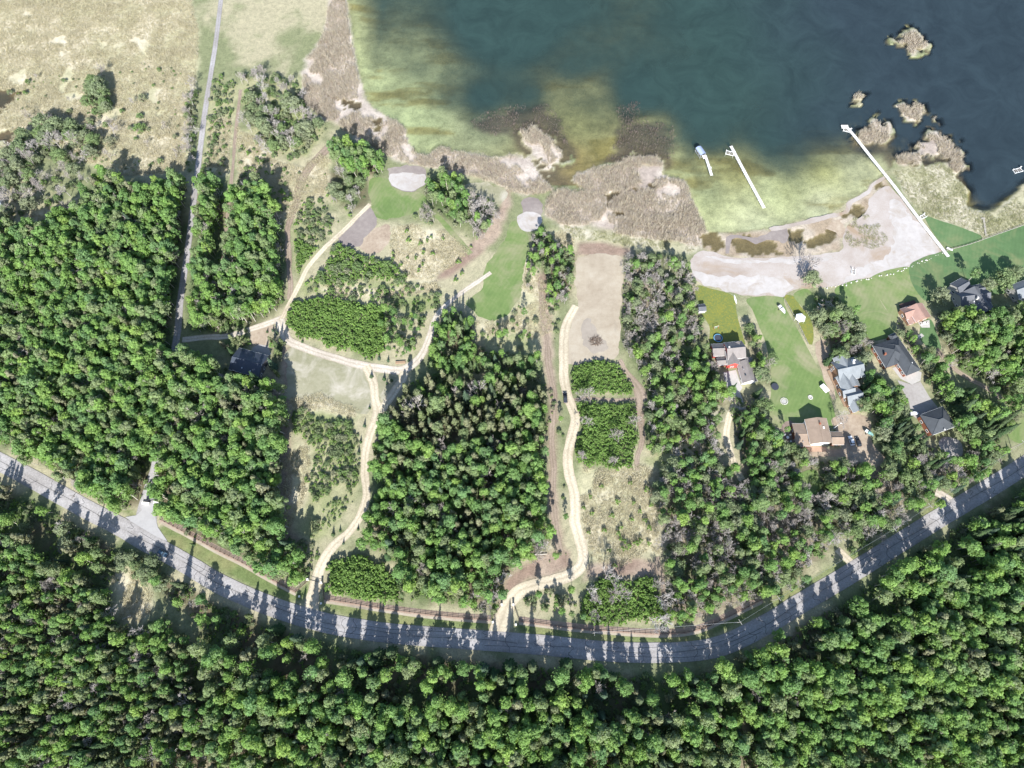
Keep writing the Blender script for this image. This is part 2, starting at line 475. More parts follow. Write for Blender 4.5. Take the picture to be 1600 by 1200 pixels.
STRAW = [  # tall dry grass
    [(905, 780), (912, 730), (960, 735), (1000, 728), (1030, 735), (1032, 770), (1028, 830), (1032, 866), (1010, 862), (990, 875), (965, 890), (940, 880), (925, 868), (915, 840)],
    [(612, 355), (645, 350), (687, 355), (732, 390), (717, 415), (687, 427), (675, 437), (637, 435), (625, 415), (612, 400)],
    [(370, 200), (400, 215), (430, 250), (470, 262), (500, 240), (515, 250), (512, 300), (470, 330), (450, 345), (400, 300), (372, 290)],
    [(445, 715), (480, 690), (490, 740), (470, 790), (450, 830), (444, 800)], [(450, 625), (500, 615), (560, 640), (555, 655), (500, 640), (455, 650)],
    [(175, 895), (205, 875), (235, 915), (240, 950), (215, 975), (180, 960)],
    [(1060, 690), (1110, 690), (1115, 740), (1075, 765), (1050, 740)], [(500, 440), (600, 452), (680, 440), (690, 452), (600, 470), (510, 463)],
    [(820, 400), (850, 440), (870, 470), (860, 520), (830, 530), (800, 520), (760, 525), (740, 505), (790, 497), (815, 470)],
    [(-140, -60), (120, -80), (290, -40), (312, 60), (300, 200), (290, 268), (190, 275), (130, 250), (60, 200), (0, 250), (-60, 260)], [(328, 180), (362, 185), (358, 270), (322, 280)],
    [(860, 365), (885, 360), (905, 385), (880, 390)], [(60, 330), (130, 310), (125, 325), (80, 345), (20, 350)],
]
SOIL = [[(784, 296), (797, 296), (800, 320), (786, 348), (780, 368), (757, 390), (735, 412), (705, 432), (680, 440), (684, 428), (720, 398), (745, 372), (764, 345), (782, 318)], [(900, 380), (940, 376), (985, 388), (990, 397), (965, 402), (920, 403), (903, 398)], [(790, 905), (820, 880), (850, 865), (890, 862), (897, 885), (870, 897), (825, 905), (800, 925), (785, 950), (775, 950)], [(940, 880), (990, 870), (1030, 880), (1040, 900), (1000, 905), (930, 900), (915, 905), (920, 880)],
        [(440, 540), (455, 545), (452, 700), (455, 830), (480, 850), (450, 840), (440, 760)],
        [(840, 430), (855, 430), (862, 520), (872, 640), (868, 760), (882, 862), (866, 862), (856, 760), (858, 640), (846, 520)]]
LITTER = []      # woodland floors, filled from the stands below
VERGE = [[(204, 806), (130, 768), (140, 762), (215, 803)], [(243, 826), (262, 820), (330, 850), (400, 888), (462, 925), (483, 905), (487, 925), (470, 942), (437, 938), (400, 924), (350, 898), (305, 874), (265, 850)],
         [(497, 918), (508, 938), (620, 956), (770, 970), (765, 986), (712, 984), (620, 978), (550, 965), (500, 950)], [(800, 985), (808, 972), (925, 988), (1030, 992), (1090, 990), (1190, 940), (1200, 955), (1125, 990), (1082, 1003), (1025, 1006), (950, 1005), (825, 993)],
         [(1200, 940), (1290, 890), (1330, 868), (1400, 826), (1470, 788), (1490, 775), (1500, 770), (1475, 790), (1412, 828), (1332, 875), (1272, 913), (1205, 955)]]

# ------------------------------------------------------------------ terrain and lake bed: one sheet out to the horizon
xs = np.concatenate([[-9000, -3500, -1500, -800, -560], np.arange(-450, 451, 1.5), [560, 800, 1500, 3500, 9000]])
ys = np.concatenate([[-9000, -3000, -1000, -400, -180], np.arange(-90, 471, 1.5), [520, 620, 900, 2000, 9000]])
GX, GY = np.meshgrid(xs, ys)
GX, GY = GX.ravel(), GY.ravel()
n1, n2, n3 = fbm(GX, GY, 40), fbm(GX + 500, GY, 12), fbm(GX, GY + 900, 5, 3)

def idw(ctrl, X, Y, p=3.4):
    num = 0; den = 0
    for (px, py, *val) in ctrl:
        x, y = at(px, py)
        w = 1.0 / (((X - x) ** 2 + (Y - y) ** 2) + 30.0) ** (p / 2 * 1.0)
        num = num + w[:, None] * np.array(val)[None, :]
        den = den + w
    return num / den[:, None]
DEPTH = [(650, 170, .9), (615, 165, .9), (700, 200, .7), (760, 235, .4), (640, 155, 1.2), (700, 155, 2.4), (690, 175, 1.1), (760, 152, 4), (820, 150, 3.4), (900, 200, 1.7), (880, 240, 1.0), (925, 160, 2.4), (900, 160, 2.2),
         (1000, 150, 5.5), (1100, 160, 6.5), (1100, 215, 5), (1060, 235, 3.2), (1075, 255, 1.6), (1100, 258, 1.3), (1150, 262, 1.4), (1150, 285, .8), (1200, 300, .7), (1150, 330, .5), (1230, 238, 2.6), (1220, 215, 5),
         (1290, 222, 3), (1300, 245, 1.6), (1300, 270, .9), (1300, 300, .5), (1350, 260, 1.0), (1345, 235, 2), (1280, 180, 7), (1400, 225, 3.5), (1450, 155, 8), (1550, 200, 9), (1560, 270, 8), (1530, 305, 6.5), (1420, 200, 6), (1380, 170, 7),
         (790, 190, .8), (840, 185, .8), (1000, 215, .8), (1030, 230, .7), (970, 240, .6), (1010, 200, 1.2), (800, 50, 8), (500, 60, 5), (1200, 60, 8), (1500, 60, 9), (300, 30, 5), (1800, 100, 9), (600, 130, 1.0), (640, 100, 2), (880, 150, 1.8), (920, 140, 2.0), (900, 100, 4)]
BED = [(640, 180, .325, .36, .215), (760, 200, .20, .215, .14), (880, 250, .30, .235, .10), (900, 190, .26, .255, .13), (870, 280, .13, .10, .07), (1100, 300, .32, .34, .20), (1200, 300, .335, .355, .22), (1180, 345, .41, .415, .29), (1290, 320, .415, .415, .30), (1280, 260, .32, .315, .15), (1350, 270, .40, .40, .27), (1500, 250, .2, .17, .12), (1150, 265, .31, .29, .13), (1230, 290, .35, .36, .20)]
sd_lake = sdist(pts(LAKE), GX, GY) + n2 * 5 + n3 * 2.5
depth = np.clip(-sd_lake, 0, None)
dctl = idw(DEPTH, GX, GY)[:, 0]
slope_ = .14 + .6 * sstep(215, 245, GX)
depth = np.where(sd_lake < 0, np.minimum(0.10 + depth * slope_, dctl * (1 + n1 * 0.5)), 0)
for I in ISLANDS:
    P = pts(I)
    s = sdist(P, GX, GY) + n2 * 8 + n3 * 16
    depth = np.where(s < 2.0, np.minimum(depth, np.clip(s * 0.6, 0, None)), depth)
alb = np.zeros((len(GX), 3))
g = sstep(-.14, .16, n1 + n2 * .6)[:, None]
alb[:] = np.array((.31, .285, .19)) * g + np.array((.17, .185, .10)) * (1 - g)
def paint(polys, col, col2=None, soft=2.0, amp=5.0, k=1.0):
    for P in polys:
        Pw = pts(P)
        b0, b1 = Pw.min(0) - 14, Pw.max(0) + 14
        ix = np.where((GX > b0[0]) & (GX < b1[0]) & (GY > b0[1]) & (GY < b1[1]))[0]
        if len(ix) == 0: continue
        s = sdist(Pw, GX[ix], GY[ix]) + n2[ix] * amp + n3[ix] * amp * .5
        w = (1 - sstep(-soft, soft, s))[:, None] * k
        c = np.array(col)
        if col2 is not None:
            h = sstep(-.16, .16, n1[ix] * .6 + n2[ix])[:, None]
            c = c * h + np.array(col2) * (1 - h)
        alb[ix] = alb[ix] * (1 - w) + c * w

# ------------------------------------------------------------------ stands of trees and brush: outline of the canopy in the photo, spacing (m), kinds, size, canopy height used for placing, where
A, SPR, PIN, BAR, SHR, SAP, WIL = 'aspen', 'spruce', 'pine', 'bare', 'shrub', 'sapling', 'willow'
STANDS = [
    dict(p=[(-120, 350), (0, 352), (60, 345), (85, 335), (140, 300), (150, 270), (190, 285), (230, 290), (288, 275), (290, 350), (281, 420), (272, 480), (264, 530), (262, 552), (290, 548), (330, 560), (345, 575), (352, 592), (420, 590),
            (438, 600), (440, 700), (438, 780), (442, 830), (470, 870), (482, 895), (462, 912), (430, 900), (400, 880), (350, 862), (300, 838), (255, 812), (246, 795), (244, 750), (240, 730), (234, 765), (222, 788), (200, 792), (150, 768), (100, 738), (50, 712), (0, 690), (-120, 640)],
         sp=4.0, mix={A: .76, SPR: .05, PIN: .08, BAR: .11}, s=(.85, 1.25), hc=10, where='in the big wood between the paved lane and the curving road'),
    dict(p=[(-120, 540), (0, 560), (60, 520), (90, 560), (70, 640), (50, 690), (0, 680), (-120, 640)], sp=8, mix={PIN: .6, SPR: .4}, s=(.9, 1.15), hc=9, where='at the far left of the big wood'),
    dict(p=[(310, 278), (345, 275), (355, 330), (348, 400), (340, 470), (345, 500), (300, 512), (292, 490), (298, 440), (303, 400), (306, 330)], sp=3.9, mix={A: .75, SHR: .1, BAR: .15}, s=(.7, 1.05), hc=8, where='in the narrow wood beside the straight paved lane'),
    dict(p=[(362, 300), (400, 290), (436, 330), (445, 390), (446, 440), (440, 480), (415, 498), (388, 508), (350, 505), (348, 440), (356, 380)], sp=3.8, mix={A: .85, BAR: .12, SPR: .03}, s=(.75, 1.1), hc=8, where='in the wood left of the brown dirt strip'),
    dict(p=[(300, 498), (345, 500), (400, 502), (408, 515), (380, 520), (330, 520), (300, 515)], sp=5.0, mix={PIN: .7, SPR: .3}, s=(.6, .85), hc=6, where='in the row north of the dark-roofed workshop'),
    dict(p=[(350, 530), (378, 526), (392, 534), (385, 545), (360, 548), (348, 542)], sp=4.6, mix={PIN: .8, SPR: .2}, s=(.55, .75), hc=5, where='in the clump touching the workshop'),
    dict(p=[(425, 525), (436, 528), (440, 560), (440, 595), (425, 590), (424, 555)], sp=4.6, mix={PIN: .5, SPR: .5}, s=(.6, .8), hc=5, where='along the right side of the workshop yard'),
    dict(p=[(635, 602), (680, 584), (720, 588), (760, 592), (800, 580), (840, 592), (862, 602), (868, 640), (856, 690), (800, 690), (740, 680), (690, 700), (640, 680), (605, 660), (612, 630)], sp=4.9, mix={PIN: .66, SPR: .08, A: .22, BAR: .04}, s=(.8, 1.1), hc=9, where='at the olive northern end of the central wood'),
    dict(p=[(600, 662), (640, 682), (690, 702), (740, 684), (800, 692), (856, 692), (852, 760), (856, 820), (852, 858), (812, 875), (790, 905), (772, 945), (720, 945), (650, 936), (640, 900), (604, 868), (570, 848), (578, 815), (585, 780), (588, 730), (584, 695)], sp=4.5, mix={A: .78, PIN: .13, BAR: .06, SPR: .03}, s=(.75, 1.1), hc=9, where='in the central wood between the two gravel drives'),
    dict(p=[(690, 492), (722, 488), (742, 502), (738, 530), (762, 545), (800, 548), (838, 562), (848, 588), (800, 590), (750, 582), (700, 580), (668, 568), (674, 540)], sp=4.2, mix={A: .72, SPR: .12, SHR: .16}, s=(.6, .9), hc=6, where='in the grove above the central wood'),
    dict(p=[(835, 365), (850, 354), (862, 372), (895, 392), (900, 405), (893, 440), (890, 470), (868, 478), (852, 440), (840, 430), (826, 462), (820, 420)], sp=3.8, mix={A: .4, BAR: .3, SHR: .3}, s=(.45, .75), hc=5, where='in the strip between the mown lawn and the dirt clearing'),
    dict(p=[(985, 402), (1010, 394), (1060, 404), (1076, 415), (1084, 440), (1088, 470), (1098, 500), (1105, 530), (1070, 540), (1020, 530), (975, 535), (970, 480), (974, 430)], sp=4.0, mix={A: .12, BAR: .60, SHR: .20, WIL: .08}, s=(.5, .8), hc=5, where='in the grey scrubby belt right of the dirt clearing'),
    dict(p=[(975, 540), (1020, 534), (1070, 544), (1106, 535), (1114, 560), (1122, 590), (1130, 612), (1130, 650), (1120, 680), (1128, 715), (1090, 690), (1060, 700), (1020, 712), (1008, 690), (1006, 650), (1010, 610), (1000, 570)], sp=3.9, mix={A: .46, SHR: .14, BAR: .30, WIL: .10}, s=(.5, .85), hc=5.5, where='in the bright wood left of the red-walled house'),
    dict(p=[(1032, 740), (1060, 715), (1100, 700), (1130, 722), (1160, 740), (1200, 735), (1245, 745), (1290, 790), (1312, 840), (1285, 872), (1230, 912), (1190, 930), (1130, 955), (1090, 975), (1050, 972), (1044, 900), (1038, 850), (1032, 790)], sp=3.8, mix={A: .42, BAR: .38, SHR: .08, WIL: .12}, s=(.6, .95), hc=7, where='in the wood above the right bend of the road'),
    dict(p=[(1140, 620), (1165, 625), (1200, 632), (1208, 665), (1225, 705), (1210, 735), (1165, 735), (1155, 700), (1148, 660)], sp=4.4, mix={SPR: .3, A: .45, WIL: .25}, s=(.6, .9), hc=7, where='below the red-walled house'),
    dict(p=[(1225, 712), (1262, 712), (1300, 722), (1350, 725), (1388, 700), (1420, 690), (1462, 700), (1500, 700), (1530, 690), (1575, 700), (1560, 735), (1500, 758), (1440, 785), (1380, 815), (1330, 845), (1312, 830), (1295, 785), (1245, 742)], sp=4.2, mix={A: .38, SPR: .07, WIL: .25, BAR: .30}, s=(.55, .9), hc=7, where='in the wood between the houses and the road'),
    dict(p=[(1462, 492), (1490, 482), (1530, 492), (1600, 480), (1690, 470), (1690, 660), (1600, 640), (1560, 610), (1512, 582), (1484, 555), (1468, 525)], sp=4.2, mix={A: .85, BAR: .08, WIL: .07}, s=(.75, 1.1), hc=9, where='in the bright wood at the right edge behind the grey-roofed houses'),
    dict(p=[(1440, 545), (1460, 550), (1478, 590), (1500, 640), (1480, 640), (1460, 618), (1444, 585)], sp=4.2, mix={A: .9, WIL: .1}, s=(.6, .85), hc=7, where='between the slate-roofed house and the brown path'),
    dict(p=[(1505, 605), (1540, 620), (1580, 640), (1600, 660), (1560, 690), (1510, 680), (1495, 655)], sp=4.8, mix={SPR: .5, A: .4, WIL: .1}, s=(.75, 1.05), hc=8, where='right of the slate-roofed garage'),
    dict(p=[(1355, 585), (1372, 590), (1400, 610), (1418, 640), (1425, 665), (1440, 690), (1400, 700), (1372, 690), (1362, 650), (1352, 610)], sp=4.2, mix={A: .45, SPR: .3, WIL: .25}, s=(.6, .9), hc=7, where='between the silver-roofed house and the slate-roofed garage'),
    dict(p=[(1270, 460), (1318, 468), (1340, 500), (1365, 530), (1360, 562), (1335, 575), (1300, 560), (1288, 530), (1274, 500)], sp=5.2, mix={WIL: .8, A: .1, BAR: .1}, s=(.6, .85), hc=5, where='in the clump above the silver-roofed house'),
    dict(p=[(1400, 500), (1412, 505), (1430, 530), (1440, 548), (1430, 560), (1412, 535)], sp=4.0, mix={A: .8, WIL: .2}, s=(.5, .7), hc=5, where='between the rust-roofed cabin and the slate-roofed house'),
    dict(p=[(1162, 500), (1174, 505), (1186, 540), (1196, 575), (1200, 600), (1188, 590), (1178, 560), (1166, 530)], sp=3.8, mix={WIL: .5, A: .5}, s=(.4, .6), hc=4, where='in the hedge between the red-walled house and the long lawn'),
    dict(p=[(1395, 468), (1405, 475), (1400, 492), (1390, 480), (1380, 465)], sp=4.0, mix={SHR: .6, WIL: .4}, s=(.6, .9), hc=3, where='in the hedge between the two middle lawns'),
    # south of the road
    dict(p=[(-160, 690), (-80, 722), (0, 762), (50, 782), (100, 812), (135, 828), (180, 852), (215, 870), (240, 890), (290, 915), (335, 943), (400, 970), (400, 1000), (330, 1000), (290, 960), (240, 920), (205, 880), (170, 900), (172, 965), (215, 985), (260, 960), (300, 1010), (330, 1240), (-160, 1240)], sp=4.0, mix={A: .5, PIN: .28, SPR: .1, BAR: .12}, s=(.6, .95), hc=8, where='in the mixed wood at the lower left below the road'),
    dict(p=[(335, 948), (400, 972), (470, 996), (525, 1010), (612, 1022), (725, 1032), (800, 1038), (925, 1051), (1000, 1056), (1090, 1052), (1135, 1046), (1165, 1031), (1165, 1240), (330, 1240), (300, 1010)], sp=4.4, mix={A: .68, PIN: .14, SPR: .14, BAR: .04}, s=(.85, 1.15), hc=10, where='in the wood along the bottom below the road'),
    dict(p=[(1165, 1031), (1200, 1010), (1240, 985), (1300, 953), (1375, 905), (1450, 853), (1525, 805), (1575, 773), (1600, 758), (1720, 690), (1720, 1240), (1165, 1240)], sp=4.3, mix={A: .85, PIN: .07, BAR: .05, SPR: .03}, s=(.8, 1.15), hc=10, where='in the bright wood at the lower right below the road'),
    dict(p=[(1520, 840), (1545, 800), (1600, 785), (1700, 760), (1700, 870), (1600, 870), (1545, 870)], sp=6.5, mix={SPR: 1}, s=(.9, 1.2), hc=9, where='in the dark patch where the road leaves at the right'),
    # tall trees whose shadows cross the road
    dict(p=[(290, 918), (335, 948), (400, 975), (470, 1000), (525, 1014), (612, 1026), (725, 1036), (800, 1042), (925, 1056), (1000, 1060), (1090, 1056), (1135, 1050), (1090, 1070), (925, 1072), (725, 1054), (525, 1030), (400, 992), (290, 935)], sp=7.0, mix={SPR: .6, A: .4}, s=(.95, 1.3), hc=7, where='in the tall front row right below the road'),
    dict(p=[(1165, 1036), (1240, 990), (1375, 908), (1525, 808), (1600, 760), (1600, 778), (1525, 826), (1375, 928), (1240, 1008), (1165, 1055)], sp=7.0, mix={SPR: .4, A: .6}, s=(.85, 1.2), hc=7, where='in the front row below the right bend of the road'),
    dict(p=[(-20, 770), (40, 793), (90, 815), (90, 832), (50, 816), (-20, 788)], sp=6.5, mix={SPR: .5, A: .5}, s=(.8, 1.1), hc=7, where='in the front row below the left end of the road'),
    dict(p=[(100, 825), (160, 848), (215, 872), (245, 892), (290, 918), (290, 940), (240, 915), (200, 890), (150, 872), (100, 850)], sp=3.6, mix={WIL: .3, SHR: .6, BAR: .1}, s=(.45, .75), hc=3, where='in the low brush below the road opposite the lane'),
    # groves by the lake
    dict(p=[(522, 222), (545, 222), (575, 235), (596, 250), (598, 268), (585, 278), (560, 270), (535, 255), (520, 240)], sp=3.8, mix={A: 1}, s=(.7, .95), hc=8, where='in the bright green poplar clump left of the sandpit'),
    dict(p=[(515, 262), (545, 262), (575, 280), (580, 310), (572, 328), (552, 332), (530, 310), (512, 290)], sp=4.6, mix={WIL: .45, SHR: .35, BAR: .2}, s=(.5, .75), hc=3.5, where='in the grey clump below the poplars'),
    dict(p=[(662, 284), (690, 272), (718, 280), (728, 310), (735, 335), (722, 352), (700, 345), (682, 330), (666, 310)], sp=3.8, mix={A: .75, SHR: .25}, s=(.55, .85), hc=6, where='in the aspen grove right of the sandpit'),
    dict(p=[(732, 310), (755, 300), (776, 315), (772, 335), (760, 355), (742, 365), (732, 350)], sp=3.8, mix={BAR: .85, A: .15}, s=(.6, .9), hc=5, where='among the bare white trunks right of the aspen grove'),
    # brush at the upper left
    dict(p=[(30, 226), (65, 197), (110, 184), (145, 188), (148, 235), (128, 246), (95, 248), (75, 250), (40, 258), (0, 272), (0, 256)], sp=4.4, mix={SHR: .6, WIL: .3, BAR: .1}, s=(.75, 1.15), hc=2.5, where='in the brush on the pale meadow at the upper left'),
    dict(p=[(-60, 280), (60, 272), (125, 262), (132, 280), (108, 300), (60, 328), (-60, 345)], sp=5.2, mix={SHR: .45, WIL: .2, BAR: .35}, s=(.75, 1.1), hc=3, where='in the grey brush above the big wood'),
    dict(p=[(145, 130), (170, 135), (173, 176), (158, 180), (145, 168)], sp=4.5, mix={SHR: .5, WIL: .5}, s=(.8, 1.1), hc=2.5, where='in the small brush patch at the top left'),
    dict(p=[(292, 120), (312, 130), (306, 200), (298, 262), (290, 262), (288, 200)], sp=3.2, mix={SHR: .8, BAR: .2}, s=(.6, .9), hc=2, where='in the hedge along the left of the lane'),
    dict(p=[(330, 120), (366, 130), (364, 178), (340, 180), (330, 235), (320, 275), (314, 272), (322, 210)], sp=3.6, mix={SHR: .85, SAP: .15}, s=(.5, .85), hc=1.5, where='in the hedge along the right of the lane'),
    dict(p=[(376, 110), (460, 120), (478, 170), (500, 190), (502, 212), (480, 236), (455, 250), (422, 246), (400, 225), (382, 200)], sp=4.6, mix={SHR: .55, WIL: .2, BAR: .25}, s=(.75, 1.1), hc=3, where='in the grey-green brush near the marsh'),
    dict(p=[(462, 302), (500, 312), (514, 345), (505, 372), (472, 418), (460, 428), (456, 372)], sp=3.2, mix={SHR: .6, SAP: .4}, s=(.5, .9), hc=1.5, where='in the brush between the dirt strip and the gravel track'),
    dict(p=[(372, 255), (395, 262), (440, 300), (445, 325), (420, 322), (385, 290)], sp=5.5, mix={SHR: .5, SAP: .5}, s=(.5, .8), hc=1.5, where='on the straw slope above the left wood'),
    dict(p=[(592, 312), (612, 310), (620, 320), (612, 332), (594, 332)], sp=3.6, mix={SHR: 1}, s=(.8, 1.1), hc=2, where='in the dark bush clump on the small lawn'),
    dict(p=[(645, 322), (665, 318), (680, 340), (690, 350), (670, 350), (650, 340)], sp=3.6, mix={SHR: .8, BAR: .2}, s=(.6, .9), hc=2, where='below the aspen grove by the straw field'),
    dict(p=[(770, 497), (812, 474), (842, 500), (846, 535), (800, 540), (762, 535), (748, 518)], sp=5.0, mix={SHR: .6, A: .3, SAP: .1}, s=(.4, .8), hc=2.5, where='on the rough ground below the mown lawn'),
    dict(p=[(855, 400), (878, 430), (880, 500), (868, 540), (858, 500), (852, 450)], sp=5.5, mix={SHR: .9, SAP: .1}, s=(.4, .8), hc=1.5, where='beside the red soil strip'),
    dict(p=[(0, 150), (60, 120), (280, 100), (285, 255), (200, 262), (140, 250), (60, 190)], sp=13, mix={SHR: .8, BAR: .2}, s=(.3, .9), hc=1.5, where='on the pale meadow at the upper left'),
    dict(p=[(320, 180), (362, 180), (358, 285), (318, 290)], sp=5.5, mix={SHR: .7, SAP: .3}, s=(.35, .8), hc=1.5, where='between the lane and the cut line'),
    dict(p=[(372, 210), (440, 260), (480, 262), (470, 310), (440, 330), (372, 290)], sp=6.5, mix={SHR: .5, SAP: .5}, s=(.35, .75), hc=1.2, where='on the straw slope'),
    # thickets of young poplar
    dict(p=[(453, 488), (465, 466), (510, 463), (560, 475), (600, 482), (600, 555), (575, 557), (535, 547), (490, 535), (450, 508)], sp=1.7, mix={SAP: 1}, s=(.85, 1.35), hc=2, where='in the dense thicket above the gravel track'),
    dict(p=[(595, 482), (625, 478), (664, 500), (664, 522), (650, 548), (615, 560), (598, 556)], sp=3.6, mix={A: .5, SHR: .3, SAP: .2}, s=(.4, .65), hc=4, where='at the right end of the thicket above the gravel track'),
    dict(p=[(893, 572), (935, 562), (968, 565), (990, 595), (995, 615), (960, 621), (920, 617), (894, 616)], sp=1.5, mix={SAP: 1}, s=(.75, 1.15), hc=1.8, where='in the upper thicket beside the right gravel drive'),
    dict(p=[(900, 628), (940, 628), (988, 629), (998, 655), (1001, 680), (994, 700), (992, 725), (950, 730), (902, 722), (902, 690), (908, 665)], sp=1.6, mix={SAP: .98, BAR: .02}, s=(.75, 1.2), hc=1.8, where='in the lower thicket beside the right gravel drive'),
    dict(p=[(908, 925), (940, 908), (1010, 905), (1025, 920), (1038, 942), (1045, 968), (1000, 974), (960, 974), (925, 968), (905, 950)], sp=1.7, mix={SAP: .97, BAR: .03}, s=(.85, 1.3), hc=2, where='in the thicket above the road by the straw field'),
    dict(p=[(820, 935), (860, 918), (900, 915), (910, 945), (920, 968), (870, 962), (830, 958)], sp=3.4, mix={A: .35, SHR: .4, SAP: .25}, s=(.35, .7), hc=3, where='between the right drive entrance and the thicket'),
    dict(p=[(518, 882), (550, 866), (600, 888), (615, 912), (618, 938), (575, 940), (530, 934), (514, 918)], sp=1.7, mix={SAP: 1}, s=(.9, 1.4), hc=2.2, where='in the thicket right of the gated drive'),
    dict(p=[(620, 915), (650, 938), (720, 947), (770, 948), (772, 958), (720, 958), (640, 948), (618, 942)], sp=3.6, mix={A: .6, SHR: .4}, s=(.35, .6), hc=3, where='along the fence below the central wood'),
    dict(p=[(458, 368), (505, 387), (476, 425), (460, 432)], sp=1.7, mix={SAP: 1}, s=(.7, 1.1), hc=1.6, where='in the thicket left of the gravel track'),
    dict(p=[(527, 380), (575, 402), (622, 415), (634, 437), (600, 440), (487, 437), (507, 406)], sp=2.0, mix={SAP: .85, SHR: .15}, s=(.75, 1.2), hc=1.8, where='in the thicket right of the gravel track'),
    dict(p=[(470, 440), (640, 440), (690, 452), (685, 478), (660, 492), (590, 474), (500, 458), (466, 460)], sp=3.6, mix={SHR: .6, SAP: .4}, s=(.5, 1.0), hc=1.8, where='in the brush between the two thickets'),
    dict(p=[(458, 640), (490, 650), (545, 660), (552, 700), (548, 740), (520, 770), (490, 800), (475, 760), (490, 700), (460, 670)], sp=2.2, mix={SHR: .45, SAP: .55}, s=(.35, .8), hc=1.2, where='on the scrubby field beside the gated drive'),
    dict(p=[(540, 760), (550, 700), (560, 720), (555, 770), (530, 810), (490, 830), (500, 800)], sp=2.2, mix={SHR: .5, SAP: .5}, s=(.3, .7), hc=1, where='at the lower end of the scrubby field'),
    dict(p=[(440, 840), (490, 850), (505, 865), (490, 885), (478, 905), (465, 905), (440, 870)], sp=2.9, mix={SHR: .4, SAP: .5, A: .1}, s=(.5, .9), hc=2, where='in the brush left of the gated drive'),
    dict(p=[(255, 812), (300, 832), (360, 862), (410, 885), (455, 908), (440, 912), (395, 892), (340, 864), (290, 838), (256, 820)], sp=3.4, mix={SHR: .7, A: .3}, s=(.5, .8), hc=2.5, where='along the left rail fence'),
    dict(p=[(150, 772), (200, 792), (224, 785), (222, 796), (200, 804), (140, 774)], sp=3.2, mix={SHR: .8, SAP: .2}, s=(.5, .8), hc=1.5, where='at the corner where the lane meets the road'),
    dict(p=[(860, 875), (880, 790), (884, 860), (880, 740), (868, 700), (872, 660), (878, 700), (886, 780), (890, 850)], sp=3.6, mix={SHR: .6, A: .4}, s=(.35, .6), hc=2.5, where='in the strip left of the right gravel drive'),
    dict(p=[(1005, 560), (1015, 540), (1020, 600), (1012, 650), (1006, 640)], sp=4, mix={SHR: .7, BAR: .3}, s=(.5, .8), hc=2, where='along the narrow footpath'),
    dict(p=[(1035, 700), (1100, 690), (1110, 745), (1060, 760), (1030, 750)], sp=5, mix={SHR: .5, BAR: .4, SAP: .1}, s=(.5, .9), hc=2, where='on the straw gap in the right wood'),
    dict(p=[(1050, 968), (1090, 978), (1130, 958), (1190, 932), (1195, 936), (1130, 966), (1088, 986), (1050, 978)], sp=3.4, mix={SHR: .7, A: .3}, s=(.4, .7), hc=2, where='along the right rail fence'),
    dict(p=[(1210, 925), (1300, 870), (1400, 815), (1480, 765), (1490, 772), (1400, 825), (1310, 880), (1215, 936)], sp=3.6, mix={SHR: .6, A: .3, BAR: .1}, s=(.5, .8), hc=3, where='along the upper verge of the right bend'),
]
# trees that stand alone: kind, canopy pixel, canopy height, size, label
SINGLES = [
    (WIL, 1467, 463, 5, 1.05, 'broad grey-green willow left of the grey-roofed house on the lakeside lawn'),
    (A, 1524, 430, 8, .95, 'bright green poplar standing right above the grey-roofed house'),
    (WIL, 1562, 440, 5, 1.25, 'broad olive willow right of the bright poplar on the lakeside lawn'),
    (WIL, 1545, 445, 5, 1.0, 'olive willow squeezed between the bright poplar and the broad willow'),
    (WIL, 1588, 425, 5, .9, 'dark willow at the right edge of the lakeside lawn'),
    (BAR, 1258, 430, 4, 1.6, 'spreading bare grey tree on the edge of the beach'),
    (WIL, 1266, 440, 3, 1.0, 'half-leafed willow beside the bare tree on the beach'),
    (BAR, 1320, 655, 4, .95, 'bare branching tree in front of the silver-roofed house'),
    (BAR, 1278, 492, 3, .9, 'bare purple-grey tree beside the dandelion strip'),
    (SPR, 1146, 606, 5, .75, 'small dark spruce on the concrete drive of the red-walled house'),
    (SPR, 1186, 612, 6, .85, 'dark spruce right of the taupe-roofed garage'),
    (WIL, 1206, 560, 4, .75, 'rounded willow on the left edge of the long lawn'),
    (BAR, 1205, 575, 3, .8, 'bare fallen-looking tree by the trampoline on the long lawn'),
    (SPR, 1298, 560, 6, .65, 'spruce above the silver-roofed house'),
    (SPR, 1385, 615, 6, .95, 'blue-green spruce beside the grey driveway'),
    (SPR, 1475, 720, 5, .8, 'blue-green spruce below the slate-roofed garage'),
    (SPR, 300, 850, 2.5, .33, 'small spruce nearest the lane on the roadside verge'),
    (SHR, 218, 200, 2, 1.3, 'lone grey-green bush in the middle of the pale meadow'),
    (SHR, 164, 193, 2, 1.0, 'small green bush below the top-left brush patch'),
    (SHR, 173, 221, 1.5, 1.25, 'flat spreading bush on the pale meadow'),
    (SHR, 250, 250, 2, 1.0, 'dark bush low on the pale meadow'),
    (BAR, 274, 243, 2, .35, 'small leafless bush low on the pale meadow'),
    (SHR, 222, 152, 2, 1.0, 'bush at the top edge of the pale meadow'),
    (PIN, 431, 582, 6, .75, 'olive pine at the lower corner of the workshop yard'),
    (A, 426, 540, 4, .5, 'small bright poplar beside the workshop apron'),
    (WIL, 1240, 700, 4, .7, 'rounded pale willow below the brown-roofed house'),
    (A, 1228, 672, 4, .55, 'leafy poplar left of the brown-roofed house'),
    (A, 1548, 500, 6, .6, 'leafy poplar beside the small blue-grey shed'),
]
